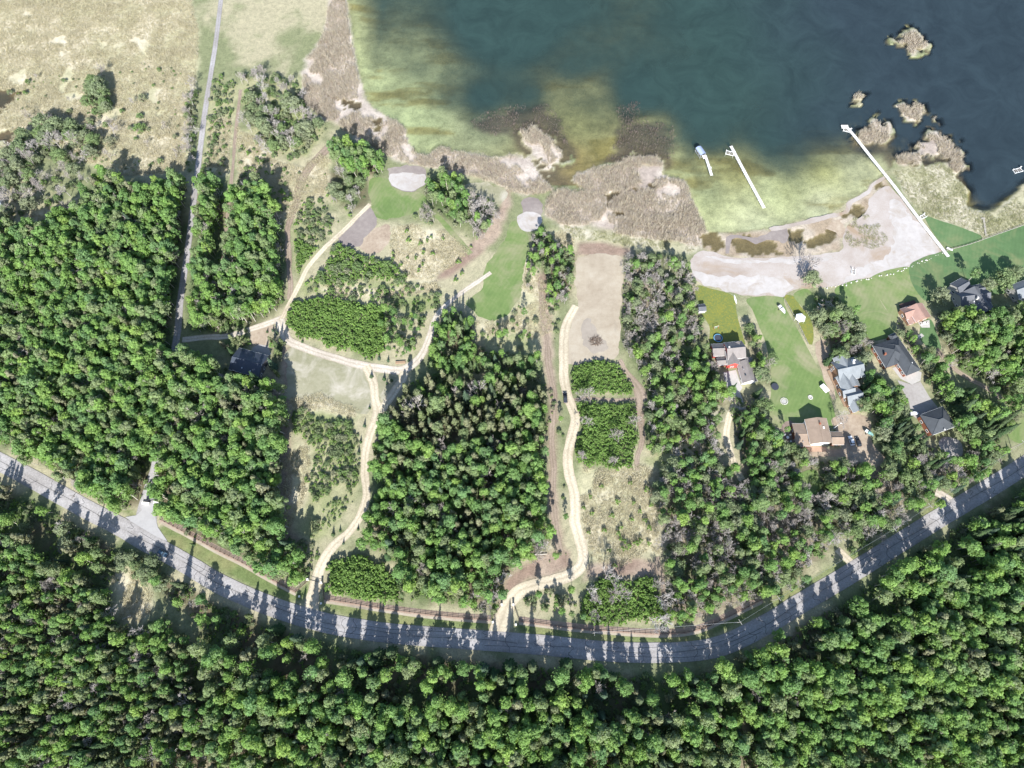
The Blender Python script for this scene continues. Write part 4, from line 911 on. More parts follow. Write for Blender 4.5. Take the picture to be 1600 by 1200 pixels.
# ------------------------------------------------------------------ buildings
def v2(p): return np.array(p, dtype=float)
class House:
    def __init__(self, name, label, cat, px, wall, roof, trim='white_paint', group=None):
        x, y = at(*px)
        self.o = empty(name, (x, y, 0)); tag(self.o, label, cat, group)
        self.org = (x, y, 0)
        self.wall, self.roof, self.trim = M[wall], M[roof], M[trim]
    def block(self, A_, B_, d, eave, rise, kind='gable', axis='u', over=.45, wall=None, roof=None, wins=(), door=False, base=0.0, world=False):
        """A_, B_ photo pixels of two eave corners; the block lies to the left of A_->B_, d metres deep"""
        a = v2(A_) if world else v2(at(*A_, eave))
        b = v2(B_) if world else v2(at(*B_, eave))
        u = b - a; L = np.linalg.norm(u); u = u / L
        v = np.array([-u[1], u[0]])
        org = self.org
        def P(s, t, z): q = a + u * s + v * t; return (q[0], q[1], z)
        if axis == 'v':           # ridge runs along v: swap the frame
            a2, u2, v2_, L2, d2 = a + u * L, v, -u, d, L
        else:
            a2, u2, v2_, L2, d2 = a, u, v, L, d
        def Q(s, t, z): q = a2 + u2 * s + v2_ * t; return (q[0], q[1], z)
        wi = over
        w0, w1, t0, t1 = wi, L2 - wi, wi, d2 - wi
        ez = eave + .02
        slope = rise / (d2 / 2)
        wall_top = eave + slope * wi - .12
        mb = MB()
        pent = kind == 'gable'
        if pent:
            rz = eave + rise - .14
            vs_ = [Q(w0, t0, base), Q(w0, t1, base), Q(w0, t1, wall_top), Q(w0, d2 / 2, rz), Q(w0, t0, wall_top), Q(w1, t0, base), Q(w1, t1, base), Q(w1, t1, wall_top), Q(w1, d2 / 2, rz), Q(w1, t0, wall_top)]
            mb.add(vs_, [(0, 4, 3, 2, 1), (5, 6, 7, 8, 9), (0, 5, 9, 4), (1, 2, 7, 6), (0, 1, 6, 5)])
        else:
            wt = eave - .02 if kind != 'flat' else eave - .05
            vs_ = [Q(w0, t0, base), Q(w1, t0, base), Q(w1, t1, base), Q(w0, t1, base), Q(w0, t0, wt), Q(w1, t0, wt), Q(w1, t1, wt), Q(w0, t1, wt)]
            mb.add(vs_, [(3, 2, 1, 0), (4, 5, 6, 7), (0, 1, 5, 4), (1, 2, 6, 5), (2, 3, 7, 6), (3, 0, 4, 7)])
        W_ = mb.build('wall', M[wall] if wall else self.wall, self.o, off=org)
        mb = MB(); th = .2
        if kind == 'gable':
            top = [Q(0, 0, eave), Q(L2, 0, eave), Q(L2, d2 / 2, eave + rise), Q(0, d2 / 2, eave + rise), Q(L2, d2, eave), Q(0, d2, eave)]
            bot = [(x, y, z - th) for x, y, z in top]
            mb.add(top + bot, [(0, 1, 2, 3), (3, 2, 4, 5), (7, 6, 9, 8), (8, 9, 11, 10), (1, 0, 6, 7), (5, 4, 10, 11), (0, 3, 9, 6), (3, 5, 11, 9), (2, 1, 7, 8), (4, 2, 8, 10)])
            ridge = [(Q(0, d2 / 2, eave + rise), Q(L2, d2 / 2, eave + rise))]
        elif kind == 'hip':
            h = min(d2 / 2, L2 / 2 - .3)
            top = [Q(0, 0, eave), Q(L2, 0, eave), Q(L2, d2, eave), Q(0, d2, eave), Q(h, d2 / 2, eave + rise), Q(L2 - h, d2 / 2, eave + rise)]
            bot = [(x, y, z - th) for x, y, z in top[:4]]
            mb.add(top + bot, [(0, 1, 5, 4), (1, 2, 5), (2, 3, 4, 5), (3, 0, 4), (9, 8, 7, 6), (0, 6, 7, 1), (1, 7, 8, 2), (2, 8, 9, 3), (3, 9, 6, 0)])
            ridge = [(top[4], top[5]), (top[0], top[4]), (top[3], top[4]), (top[1], top[5]), (top[2], top[5])]
        else:
            mb.add([Q(0, 0, eave), Q(L2, 0, eave), Q(L2, d2, eave + rise), Q(0, d2, eave + rise), Q(0, 0, eave - th), Q(L2, 0, eave - th), Q(L2, d2, eave + rise - th), Q(0, d2, eave + rise - th)],
                   [(0, 1, 2, 3), (7, 6, 5, 4), (0, 4, 5, 1), (1, 5, 6, 2), (2, 6, 7, 3), (3, 7, 4, 0)])
            ridge = []
        R_ = mb.build('roof', M[roof] if roof else self.roof, self.o, off=org)
        if ridge:
            mb = MB()
            for p, q in ridge: mb.tube((p[0], p[1], p[2] + .01), (q[0], q[1], q[2] + .01), .13, .13, 5)
            mb.build('ridge_cap', M[roof] if roof else self.roof, R_, off=org)
        # eaves gutter
        if kind != 'flat':
            for t in (0, d2):
                p, q = Q(.02, t, eave - .06), Q(L2 - .02, t, eave - .06)
                MB().tube(p, q, .07, .07, 5).build('gutter', self.trim, R_, off=org)
        # windows and doors on the long and short walls
        sides = [(Q(w0, t0, 0), Q(w1, t0, 0)), (Q(w1, t0, 0), Q(w1, t1, 0)), (Q(w1, t1, 0), Q(w0, t1, 0)), (Q(w0, t1, 0), Q(w0, t0, 0))]
        for si, (p, q) in enumerate(sides):
            p, q = v2(p[:2]), v2(q[:2])
            LL = np.linalg.norm(q - p); e = (q - p) / LL; nn = np.array([e[1], -e[0]])
            n = int(LL // 3.6)
            rz = math.atan2(e[1], e[0])
            for k in range(n):
                for lev in range(1 if eave < 4.2 else 2):
                    c = p + e * LL * (k + .5) / n
                    zc = base + 1.55 + lev * 2.5
                    if zc + .7 > eave - .1: continue
                    isdoor = door and si == 0 and k == 0 and lev == 0
                    w_, h_ = (1.0, 2.1) if isdoor else (1.5, 1.2)
                    if isdoor: zc = base + 1.06
                    fr = MB()
                    for dx, dz, sx, sz in ((0, h_ / 2, w_ + .2, .12), (0, -h_ / 2, w_ + .2, .12), (-w_ / 2, 0, .12, h_ - .12), (w_ / 2, 0, .12, h_ - .12)):
                        cc = c + e * dx + nn * .03
                        fr.box((cc[0], cc[1], zc + dz), (sx, .1, sz), rz)
                    f_ = fr.build('door' if isdoor else 'window', self.trim, self.o, off=org)
                    cc = c + nn * .015
                    MB().box((cc[0], cc[1], zc), (w_ - .12, .05, h_ - .12), rz).build('panel' if isdoor else 'pane', M['wall_brown'] if isdoor else M['glass'], f_, off=org)
        return a, u, v, L
    def part(self, name, c, s, mat, rz=0.0, taper=1.0):
        return MB().box(c, s, rz, taper).build(name, M[mat], self.o, off=self.org)
    def at_(self, px, py, z): x, y = at(px, py, z); return (x, y, z)

# workshop in the left wood
h = House('workshop', 'long workshop with dark navy metal roof shaded by the left wood', 'workshop', (388, 570), 'wall_dark', 'roof_navy')
h.block((357, 577), (404, 590), 12.5, 3.8, 2.4, 'gable', 'u', door=True)
h.part('roof_vent', h.at_(378, 575, 4.9), (.6, .6, .5), 'metal_grey'); h.part('roof_vent', h.at_(391, 580, 4.9), (.6, .6, .5), 'metal_grey')
# red-walled house
h = House('house', 'red-walled house with taupe gabled roofs and attached garage', 'house', (1150, 565), 'wall_red', 'roof_taupe')
h.block((1137, 562), (1166, 559), 9.5, 5.2, 2.8, 'gable', 'u')
h.block((1137, 571), (1156, 570), 8, 4.6, 2.4, 'gable', 'v', door=True)
h.block((1114, 557), (1134, 556), 7.0, 3.0, 1.8, 'gable', 'u')
h.block((1121, 571), (1137, 570), 4.2, 2.7, 1.0, 'gable', 'u')
h.block((1160, 599), (1184, 596), 11.5, 3.1, 2.6, 'gable', 'v', wall='wall_white')
h.block((1156, 574), (1178, 571), 4.5, 3.3, 1.8, 'gable', 'v', wall='wall_white')
h.block((1148, 545), (1162, 543), 3.2, 5.0, 1.6, 'gable', 'v')
h.part('chimney', h.at_(1139, 543, 7.4), (.7, .7, 1.6), 'wall_white'); h.part('roof_vent', h.at_(1162, 577, 5.4), (.4, .4, .5), 'metal_grey')
h.part('skylight', h.at_(1165, 585, 4.6), (.9, 1.2, .2), 'glass')
# brown-roofed house
h = House('house', 'white house with broad brown shingle roof beside the parked cars', 'house', (1272, 690), 'wall_white', 'roof_brown')
h.block((1266, 694), (1301, 692), 12.6, 4.6, 2.2, 'gable', 'v', door=True)
h.block((1243, 697), (1267, 697), 11.5, 3.0, 1.3, 'gable', 'u', wall='wall_brick')
h.block((1300, 695), (1319, 695), 6.6, 2.8, 1.4, 'gable', 'u', wall='wall_brick')
h.part('chimney', h.at_(1281, 662, 7.0), (.8, .8, 1.4), 'wall_brick'); h.part('skylight', h.at_(1287, 668, 6.2), (.7, 1.1, .25), 'white_paint')
h.part('roof_vent', h.at_(1255, 690, 3.9), (.35, .35, .45), 'metal_grey')
# silver-roofed house
h = House('house', 'rambling house with silver metal gabled roofs beside the long lawn', 'house', (1325, 612), 'wall_brown', 'roof_silver')
h.block((1312, 597), (1353, 588), 11.0, 5.0, 3.0, 'gable', 'u')
h.block((1310, 579), (1331, 574), 7.0, 5.2, 2.6, 'gable', 'v')
h.block((1317, 612), (1335, 607), 8.0, 4.6, 2.4, 'gable', 'v', door=True)
h.block((1327, 606), (1344, 603), 6.5, 4.2, 2.0, 'gable', 'v')
h.block((1318, 622), (1338, 617), 6.0, 3.8, 2.0, 'gable', 'u')
h.block((1326, 634), (1351, 628), 8.0, 3.4, 2.4, 'gable', 'u')
h.block((1333, 645), (1347, 641), 5.5, 3.2, 1.6, 'gable', 'v')
h.block((1345, 588), (1352, 586), 4.5, 5.6, 1.4, 'gable', 'v')
h.part('chimney', h.at_(1332, 568, 6.0), (1.2, 1.2, 3.2), 'stone'); h.part('turret', h.at_(1330, 569, 3.2), (2.4, 2.4, 6.0), 'wall_white')
for k, (a_, b_) in enumerate((((1297, 578), (1312, 610)), ((1312, 610), (1324, 634)))):
    p, q = at(*a_, .5), at(*b_, .5)
    L_ = math.dist(p, q); rz = math.atan2(q[1] - p[1], q[0] - p[0]); c = ((p[0] + q[0]) / 2, (p[1] + q[1]) / 2)
    n = int(L_ / .45)
    dk = MB().box((c[0], c[1], .35), (L_ - .1, 3.2, .3), rz).build('deck_frame', M['wood_dark'], h.o, off=h.org)
    for i in range(n):
        t = (i + .5) / n
        MB().box((p[0] + (q[0] - p[0]) * t, p[1] + (q[1] - p[1]) * t, .54), (L_ / n - .04, 3.4, .06), rz).build('plank', M['wood'], dk, off=h.org)
# slate-roofed house and garage
h = House('house', 'brick bungalow with dark slate hipped roof and pale concrete apron', 'house', (1400, 558), 'wall_brick', 'roof_slate')
h.block((1363, 540), (1384, 575), 14.5, 3.3, 2.9, 'hip', 'u', over=.6)
h.block((1439, 578), (1404, 527), 8.8, 3.4, 2.4, 'hip', 'u', over=.6, door=True)
h.block((1396, 571), (1407, 566), 5.5, 3.2, 1.5, 'gable', 'v')
h.block((1393, 532), (1404, 527), 3.0, 3.1, 1.0, 'hip', 'u')
h.part('roof_vent', h.at_(1425, 567, 4.9), (.5, .5, .45), 'white_paint'); h.part('chimney', h.at_(1383, 553, 5.4), (.9, .9, 1.5), 'wall_brick')
h = House('garage', 'detached garage with dark slate hipped roof below the grey driveway', 'garage', (1462, 662), 'wall_brick', 'roof_slate')
h.block((1457, 680), (1494, 666), 11.0, 4.2, 2.6, 'hip', 'u', over=.6, door=True)
h.part('roof_vent', h.at_(1476, 671, 5.4), (.5, .5, .45), 'white_paint')
# rust-roofed cabin
h = House('cabin', 'small cabin with rust-brown roof and dark lakeside deck', 'cabin', (1435, 495), 'wall_brown', 'roof_rust')
h.block((1431, 503), (1455, 495), 8.8, 3.6, 2.0, 'gable', 'v', door=True)
h.block((1417, 500), (1434, 494), 6.8, 3.2, 1.6, 'gable', 'u')
h.block((1421, 507), (1434, 503), 4.0, 2.8, .9, 'gable', 'v')
x, y = at(1420, 478, 1)
dk = MB().box((x, y, 1.0), (8.6, 4.6, .3), .3).build('deck_frame', M['wood_dark'], h.o, off=h.org)
for i in range(18):
    t = -4.25 + i * .5
    MB().box((x + t * math.cos(.3), y + t * math.sin(.3), 1.19), (.44, 4.6, .06), .3).build('plank', M['wood_dark'], dk, off=h.org)
for sx in (-4, 4):
    for sy in (-2, 2): MB().box((x + sx * math.cos(.3) - sy * math.sin(.3), y + sx * math.sin(.3) + sy * math.cos(.3), .42), (.2, .2, .84), .3).build('post', M['wood_dark'], h.o, off=h.org)
# grey-roofed lakeside house
h = House('house', 'large house with crossing grey shingle gables on the lakeside lawn', 'house', (1525, 470), 'wall_grey', 'roof_grey')
p0, p1 = v2(at(1519, 450, 6)), v2(at(1544, 487, 6))
dd = (p1 - p0) / np.linalg.norm(p1 - p0); nn_ = np.array([dd[1], -dd[0]])
h.block(tuple(p0 + nn_ * 5.5), tuple(p1 + nn_ * 5.5), 11.0, 4.6, 3.2, 'gable', 'u', world=True)
h.block((1502, 480), (1549, 473), 9.0, 4.4, 2.8, 'gable', 'u', door=True)
h.block((1501, 462), (1519, 452), 8.0, 4.2, 2.2, 'gable', 'u')
h.block((1524, 463), (1541, 460), 6.5, 4.0, 1.8, 'gable', 'u')
h.block((1514, 489), (1530, 486), 6.0, 4.0, 1.8, 'gable', 'v')
h.block((1541, 482), (1550, 480), 5.0, 4.2, 1.6, 'gable', 'v')
h.part('skylight', h.at_(1530, 473, 6.2), (1.4, 1.4, .5), 'white_paint'); h.part('chimney', h.at_(1527, 466, 7.4), (.9, .9, 1.8), 'stone'); h.part('roof_vent', h.at_(1522, 471, 6.4), (.4, .4, .5), 'white_paint')
h.part('sunroom', h.at_(1500, 469, 1.6), (4.2, 3.6, 3.2), 'white_paint', .35)
h.part('terrace', h.at_(1532, 491, .3), (7.0, 2.6, .5), 'concrete', .25)
h.part('terrace', h.at_(1493, 456, .3), (9.0, 4.0, .5), 'wood_grey', .35)
h = House('shed', 'small blue-grey shed under the trees below the lakeside house', 'shed', (1563, 500), 'wall_grey', 'roof_grey')
h.block((1557, 503), (1569, 501), 5.0, 2.8, 1.2, 'gable', 'v', door=True)
h = House('house', 'pale grey-roofed house cut off by the right edge', 'house', (1605, 465), 'wall_grey', 'roof_silver')
h.block((1592, 468), (1630, 455), 9.0, 4.4, 2.4, 'gable', 'u', door=True)
h.part('deck', h.at_(1590, 466, .4), (4.0, 5.0, .6), 'wood_grey', .35)
h = House('shed', 'small grey-roofed garden shed at the edge of the dandelion lawn', 'shed', (1098, 482), 'wall_grey', 'roof_grey')
h.block((1092, 487), (1104, 486), 4.3, 2.5, 1.0, 'gable', 'u', over=.25, door=True)
h = House('shed', 'pale flat-roofed shed half hidden in the willow clump', 'shed', (1301, 486), 'wall_white', 'roof_silver')
h.block((1296, 488), (1306, 486), 3.0, 2.4, .3, 'flat', 'u', over=.15)
h = House('cabin', 'white cabin roof at the far left above the wood', 'cabin', (-2, 328), 'wall_white', 'roof_silver')
h.block((-22, 329), (3, 326), 6.0, 3.0, 1.4, 'gable', 'u')

# ------------------------------------------------------------------ docks and boats
def dock(name, label, cat, path, w, zdeck=.45, sec=3.0, extra=(), mat='deck_white', group=None):
    P = [v2(at(*p, zdeck)) for p in path]
    root = empty(name, (P[0][0], P[0][1], -.1)); tag(root, label, cat, group)
    off = (P[0][0], P[0][1], -.1)
    for a_, b_ in zip(P[:-1], P[1:]):
        L_ = np.linalg.norm(b_ - a_); e = (b_ - a_) / L_; rz = math.atan2(e[1], e[0]); nrm = np.array([-e[1], e[0]])
        n = max(1, round(L_ / sec))
        for i in range(n):
            c = a_ + e * L_ * (i + .5) / n
            d_ = MB().box((c[0], c[1], zdeck), (L_ / n - .05, w, .12), rz)
            for s in (-1, 1):
                q = c + nrm * s * (w / 2 - .03)
                d_.box((q[0], q[1], zdeck - .12), (L_ / n - .05, .06, .12), rz)
            d_.build('deck_section', M[mat], root, off=off)
            for s in (-1, 1):
                q = a_ + e * L_ * i / n + nrm * s * (w / 2 + .06)
                MB().tube((q[0], q[1], -2.2), (q[0], q[1], zdeck + .35), .05, .05, 5).build('leg', M['metal_grey'], root, off=off)
    for (c_, s_, r_) in extra:
        x, y = at(*c_, zdeck)
        MB().box((x, y, zdeck + .012), (s_[0], s_[1], .13), r_).build('platform', M[mat], root, off=off)
    return root
dock('pier', 'very long white pier from the lawn across the beach into the lake', 'pier', [(1482, 401), (1472, 388), (1440, 347), (1397, 290), (1360, 244), (1334, 211), (1322, 197)], 1.7, .75, extra=[((1320, 198), (4.2, 2.6), .0), ((1484, 389), (3.2, 1.2), -.45)])
dock('dock', 'long free-standing white dock in the green shallows', 'dock', [(1142, 228), (1168, 277), (1194, 325)], 1.7, .7)
dock('dock', 'short white dock with square end beside the covered boat lift', 'dock', [(1112, 274), (1107, 258), (1102, 243)], 1.5, .7, extra=[((1101, 245), (2.4, 2.6), .2), ((1110, 262), (1.4, 1.2), .2)])
dock('footbridge', 'narrow weathered boardwalk over the sedge at the right', 'boardwalk', [(1541, 368), (1537, 342)], 1.1, .4, mat='wood_grey', extra=[((1536, 341), (2.0, 1.0), .1)])
def boat_lift(label, px, L_, W_, rz, canopy=False, group=None):
    x, y = at(*px)
    root = empty('boat_lift', (x, y, -.1), rz); tag(root, label, 'boat lift', group)
    fr = 'metal_grey' if canopy else 'white_paint'
    top = 3.0 if canopy else 1.5
    for sx in (-1, 1):
        for sy in (-1, 1):
            MB().tube((sx * L_ / 2, sy * W_ / 2, -1.5), (sx * L_ / 2, sy * W_ / 2, top), .09, .09, 6).build('post', M[fr], root)
    for sy in (-1, 1): MB().box((0, sy * W_ / 2, .5), (L_, .22, .16)).build('rail', M[fr], root)
    for sx in (-1, 0, 1): MB().box((sx * L_ / 2, 0, .3), (.2, W_, .14)).build('crossbeam', M[fr], root)
    for sy in (-.4, .4): MB().box((0, sy, .48), (L_ * .9, .2, .14)).build('bunk', M['wood_grey'], root)
    MB().tube((L_ / 2, W_ / 2 + .1, 1.1), (L_ / 2, W_ / 2 + .25, 1.1), .45, .45, 10).build('winch_wheel', M[fr], root)
    if canopy:
        n = 9; V_, F_ = [], []
        for i in range(n):
            t = -1 + 2 * i / (n - 1)
            for s in (-1, 1): V_.append((s * (L_ / 2 + .35), t * (W_ / 2 + .25), 3.1 + .75 * (1 - t * t)))
        F_ = [(2 * i, 2 * i + 1, 2 * i + 3, 2 * i + 2) for i in range(n - 1)]
        m_ = MB().add(V_, F_); m_.add([(x_, y_, z_ - .06) for x_, y_, z_ in V_], [f[::-1] for f in F_])
        k = len(V_)
        m_.build('canopy', M['canvas_blue'], root)
        for s in (-1, 1):
            MB().box((0, s * (W_ / 2 + .25), 2.98), (L_ + .7, .05, .5)).build('skirt', M['canvas_blue'], root)
    return root
boat_lift('covered boat lift with curved blue-grey canopy at the dock end', (1093, 241), 5.2, 2.8, 2.0, True)
boat_lift('empty white boat lift frame at the tip of the long dock', (1140, 240), 4.4, 2.6, -.3)
boat_lift('empty white boat lift at the end of the very long pier', (1323, 204), 4.0, 2.4, -.35)
boat_lift('white boat lift parked ashore on the edge of the sedge by the pier', (1442, 339), 3.0, 2.0, .5)
boat_lift('white boat lift left on the sand near the bare tree', (1333, 425), 3.0, 1.8, 1.3)
boat_lift('white lift frame standing in the dark water at the right edge', (1590, 267), 5.0, 2.6, .3)
def hull(mb, L_, W_, H_, z0):
    st = [(-.5, .82, .0), (-.2, 1.0, 0), (.1, .97, .02), (.3, .72, .08), (.43, .36, .16), (.5, .03, .24)]
    V_ = []
    for t, w_, sh in st:
        x_ = t * L_
        V_ += [(x_, -W_ / 2 * w_, z0 + H_ + sh), (x_, -W_ / 2 * w_ * .62, z0 + sh * .7), (x_, 0, z0 - .08 + sh * .6), (x_, W_ / 2 * w_ * .62, z0 + sh * .7), (x_, W_ / 2 * w_, z0 + H_ + sh)]
    F_ = []
    for i in range(len(st) - 1):
        for j in range(4):
            a_ = i * 5 + j; F_.append((a_, a_ + 5, a_ + 6, a_ + 1))
    F_.append((0, 1, 2, 3, 4))
    return mb.add(V_, F_)
def boat(label, px, L_, W_, rz, hmat='car_white', z=.7, trailer=True, deck=True):
    x, y = at(*px, .5)
    root = empty('boat', (x, y, 0), rz); tag(root, label, 'boat')
    hull(MB(), L_, W_, .7, z).build('hull', M[hmat], root)
    MB().add([(-.48 * L_, -.4 * W_, z + .62), (-.1 * L_, -.47 * W_, z + .62), (-.1 * L_, .47 * W_, z + .62), (-.48 * L_, .4 * W_, z + .62)], [(0, 1, 2, 3)]).build('cockpit_floor', M['wall_grey'], root)
    MB().add([(-.08 * L_, -.48 * W_, z + .72), (.3 * L_, -.33 * W_, z + .79), (.47 * L_, 0, z + .93), (.3 * L_, .33 * W_, z + .79), (-.08 * L_, .48 * W_, z + .72)], [(0, 1, 2, 3, 4)]).build('foredeck', M[hmat], root)
    MB().add([(-.08 * L_, -.42 * W_, z + .74), (-.08 * L_, .42 * W_, z + .74), (-.13 * L_, .36 * W_, z + 1.15), (-.13 * L_, -.36 * W_, z + 1.15)], [(0, 1, 2, 3)]).build('windshield', M['glass'], root)
    for sx in (-.22, -.38): MB().box((sx * L_, 0, z + .75), (.45, W_ * .7, .25)).build('seat', M['canvas_white'], root)
    MB().box((-.53 * L_, 0, z + .5), (.4, .5, .8)).build('outboard', M['metal_dark'], root)
    if trailer:
        MB().box((.05 * L_, 0, z - .2), (L_ * .95, .12, .12)).box((-.15 * L_, 0, z - .25), (.12, W_ * .9, .12)).build('trailer_frame', M['metal_grey'], root)
        for s in (-1, 1): MB().tube((-.15 * L_, s * W_ * .5, .3), (-.15 * L_, s * (W_ * .5 + .2), .3), .3, .3, 12).build('wheel', M['rubber'], root)
    return root
boat('white motorboat parked on the long lawn near the beach', (1221, 484), 5.4, 2.2, -1.05)
boat('small pale blue boat beside the slate-roofed garage', (1427, 647), 4.4, 2.0, .1)
boat('teal and white boat under the trees by the earth yard', (1357, 677), 4.6, 1.9, -.7, 'teal')
def kayak(label, px, rz, mat):
    x, y = at(*px)
    root = empty('kayak', (x, y, 0), rz); tag(root, label, 'kayak')
    V_, F_ = [], []
    n = 9
    for i in range(n):
        t = -1 + 2 * i / (n - 1); w_ = .38 * (1 - t * t) + .01
        V_ += [(t * 2.2, -w_, .28), (t * 2.2, 0, .04 + .1 * t * t), (t * 2.2, w_, .28), (t * 2.2, 0, .4)]
    for i in range(n - 1):
        for j in range(4): F_.append((i * 4 + j, i * 4 + (j + 1) % 4, i * 4 + 4 + (j + 1) % 4, i * 4 + 4 + j))
    MB().add(V_, F_).build('hull', M[mat], root)
    MB().box((-.1, 0, .37), (.8, .4, .08)).build('cockpit', M['metal_dark'], root)
kayak('pale green kayak lying by the willow clump', (1282, 478), -1.0, 'teal')

# ------------------------------------------------------------------ vehicles
def car(label, px, L_, W_, H_, rz, paint_, kind='car', name='car'):
    x, y = at(*px)
    root = empty(name, (x, y, .15 if 'road' in label else .12), rz); tag(root, label, 'pickup' if kind == 'pickup' else 'car')
    hb = H_ * .52
    # lower body: side profile swept across with rounded plan
    prof = [(-.5, .30), (-.5, .82), (-.46, 1.0), (.22, 1.0), (.44, .9), (.5, .7), (.5, .3)]
    V_, F_ = [], []
    ws = [(-1, .86), (-.94, 1.0), (.94, 1.0), (1, .86)]
    for s, k in ws:
        for px_, pz in prof: V_.append((px_ * L_ * (1 if abs(s) < .99 else .985), s * W_ / 2, pz * hb * (1 if abs(s) < .99 else .96)))
    n = len(prof)
    for i in range(3):
        for j in range(n): F_.append((i * n + j, i * n + (j + 1) % n, (i + 1) * n + (j + 1) % n, (i + 1) * n + j))
    F_ += [tuple(range(n)), tuple(range(4 * n - 1, 3 * n - 1, -1))]
    body = MB().add(V_, F_).build('body', M[paint_], root)
    c0, c1 = (-.12, .2) if kind == 'pickup' else (-.42, .2)
    t0, t1 = (-.10, .08) if kind == 'pickup' else (-.33, .06)
    g = [(c0 * L_, hb), (c1 * L_, hb), (t1 * L_, H_ - .05), (t0 * L_, H_ - .05)]
    V_ = [(a_, -W_ * .46, b_) for a_, b_ in g[:2]] + [(a_, -W_ * .38, b_) for a_, b_ in g[2:]] + [(a_, W_ * .46, b_) for a_, b_ in g[:2]] + [(a_, W_ * .38, b_) for a_, b_ in g[2:]]
    MB().add(V_, [(0, 1, 2, 3), (7, 6, 5, 4), (1, 5, 6, 2), (0, 3, 7, 4), (3, 2, 6, 7)]).build('windows', M['glass'], root)
    MB().box(((t0 + t1) / 2 * L_, 0, H_ - .02), ((t1 - t0) * L_ + .1, W_ * .78, .07), 0, .93).build('roof', M[paint_], root)
    if kind == 'pickup':
        MB().box((-.31 * L_, 0, hb * 1.005 + .005), (.36 * L_, W_ * .8, .02)).build('bed', M['mat_black'], root)
        for s in (-1, 1): MB().box((-.31 * L_, s * W_ * .44, hb + .08), (.37 * L_, .12, .16)).build('bed_side', M[paint_], root)
        MB().box((-.492 * L_, 0, hb + .08), (.08, W_ * .86, .16)).build('tailgate', M[paint_], root)
    for sx in (-.31, .32):
        for s in (-1, 1):
            wl = MB().tube((sx * L_, s * (W_ / 2 - .2), .34), (sx * L_, s * (W_ / 2 + .02), .34), .34, .34, 14).build('wheel', M['rubber'], root)
            MB().tube((sx * L_, s * (W_ / 2 + .02), .34), (sx * L_, s * (W_ / 2 + .03), .34), .2, .18, 10).build('rim', M['metal_grey'], wl)
    for s in (-1, 1):
        MB().box((.492 * L_, s * W_ * .36, hb * .72), (.07, .34, .16)).build('headlight', M['car_white'], root)
        MB().box((-.497 * L_, s * W_ * .4, hb * .75), (.05, .2, .25)).build('tail_light', M['lamp_red'], root)
        MB().box((.13 * L_, s * (W_ / 2 + .09), hb + .1), (.12, .2, .14)).build('mirror', M[paint_], root)
    MB().box((.5 * L_, 0, hb * .36), (.12, W_ * .9, .2)).build('bumper', M['metal_dark'], root)
    return root
car('black pickup truck driving on the right gravel drive', (883, 622), 5.7, 2.0, 1.9, math.pi / 2 + .05, 'car_black', 'pickup', 'pickup_truck')
ra = v2(at(256, 861)); rb = v2(at(296, 884)); rdir = math.atan2(*(rb - ra)[::-1])
car('dark blue car on the curving road below the lane junction', (255, 865), 4.8, 1.9, 1.6, rdir, 'car_blue')
car('white car parked in the earth yard beside the brown-roofed house', (1329, 689), 4.8, 1.9, 1.7, math.pi / 2 + .15, 'car_white')
car('black car parked second from the brown-roofed house', (1340, 691), 4.8, 1.9, 1.6, math.pi / 2 + .15, 'car_black')
x, y = at(1287, 608)
r_ = empty('trailer', (x, y, 0), -1.0 ); tag(r_, 'white box trailer on the long lawn by the earth path', 'trailer')
MB().box((0, 0, 1.15), (4.4, 1.9, 1.3), 0, .985).build('box', M['canvas_white'], r_)
MB().box((0, 0, .42), (4.5, 1.5, .12)).build('chassis', M['metal_dark'], r_)
MB().box((2.8, 0, .42), (1.3, .12, .12)).build('hitch', M['metal_dark'], r_)
for s in (-1, 1): MB().tube((-.3, s * .8, .33), (-.3, s * 1.02, .33), .33, .33, 12).build('wheel', M['rubber'], r_)
MB().box((-2.22, 0, 1.15), (.05, 1.6, 1.1)).build('door', M['white_paint'], r_)

# ------------------------------------------------------------------ garden things
def trampoline(label, px, R_):
    x, y = at(*px, .8)
    root = empty('trampoline', (x, y, 0)); tag(root, label, 'trampoline')
    n = 28
    ring = lambda r, z: [(r * math.cos(2 * math.pi * i / n), r * math.sin(2 * math.pi * i / n), z) for i in range(n)]
    MB().add(ring(R_ * .88, .82), [tuple(range(n))]).build('jumping_mat', M['mat_black'], root)
    MB().add(ring(R_ * .86, .86) + ring(R_, .86) + ring(R_, .76), [(i, n + i, n + (i + 1) % n, (i + 1) % n) for i in range(n)] + [(n + i, 2 * n + i, 2 * n + (i + 1) % n, n + (i + 1) % n) for i in range(n)]).build('pad', M['pad_blue'] if R_ > 1.95 else M['mat_black'], root)
    for k in range(6):
        a_ = k * math.pi / 3
        MB().tube((R_ * .95 * math.cos(a_), R_ * .95 * math.sin(a_), 0), (R_ * .95 * math.cos(a_), R_ * .95 * math.sin(a_), .8), .04, .04, 5).build('leg', M['metal_grey'], root)
trampoline('large round trampoline with blue pad behind the red-walled house', (1122, 528), 2.3)
trampoline('small black trampoline on the long lawn', (1211, 604), 1.9)
x, y = at(1251, 496, 2.6)
r_ = empty('gazebo', (x, y, 0), .2); tag(r_, 'white six-sided canopy gazebo on the dandelion strip', 'gazebo')
hx = [(2.7 * math.cos(k * math.pi / 3), 2.7 * math.sin(k * math.pi / 3)) for k in range(6)]
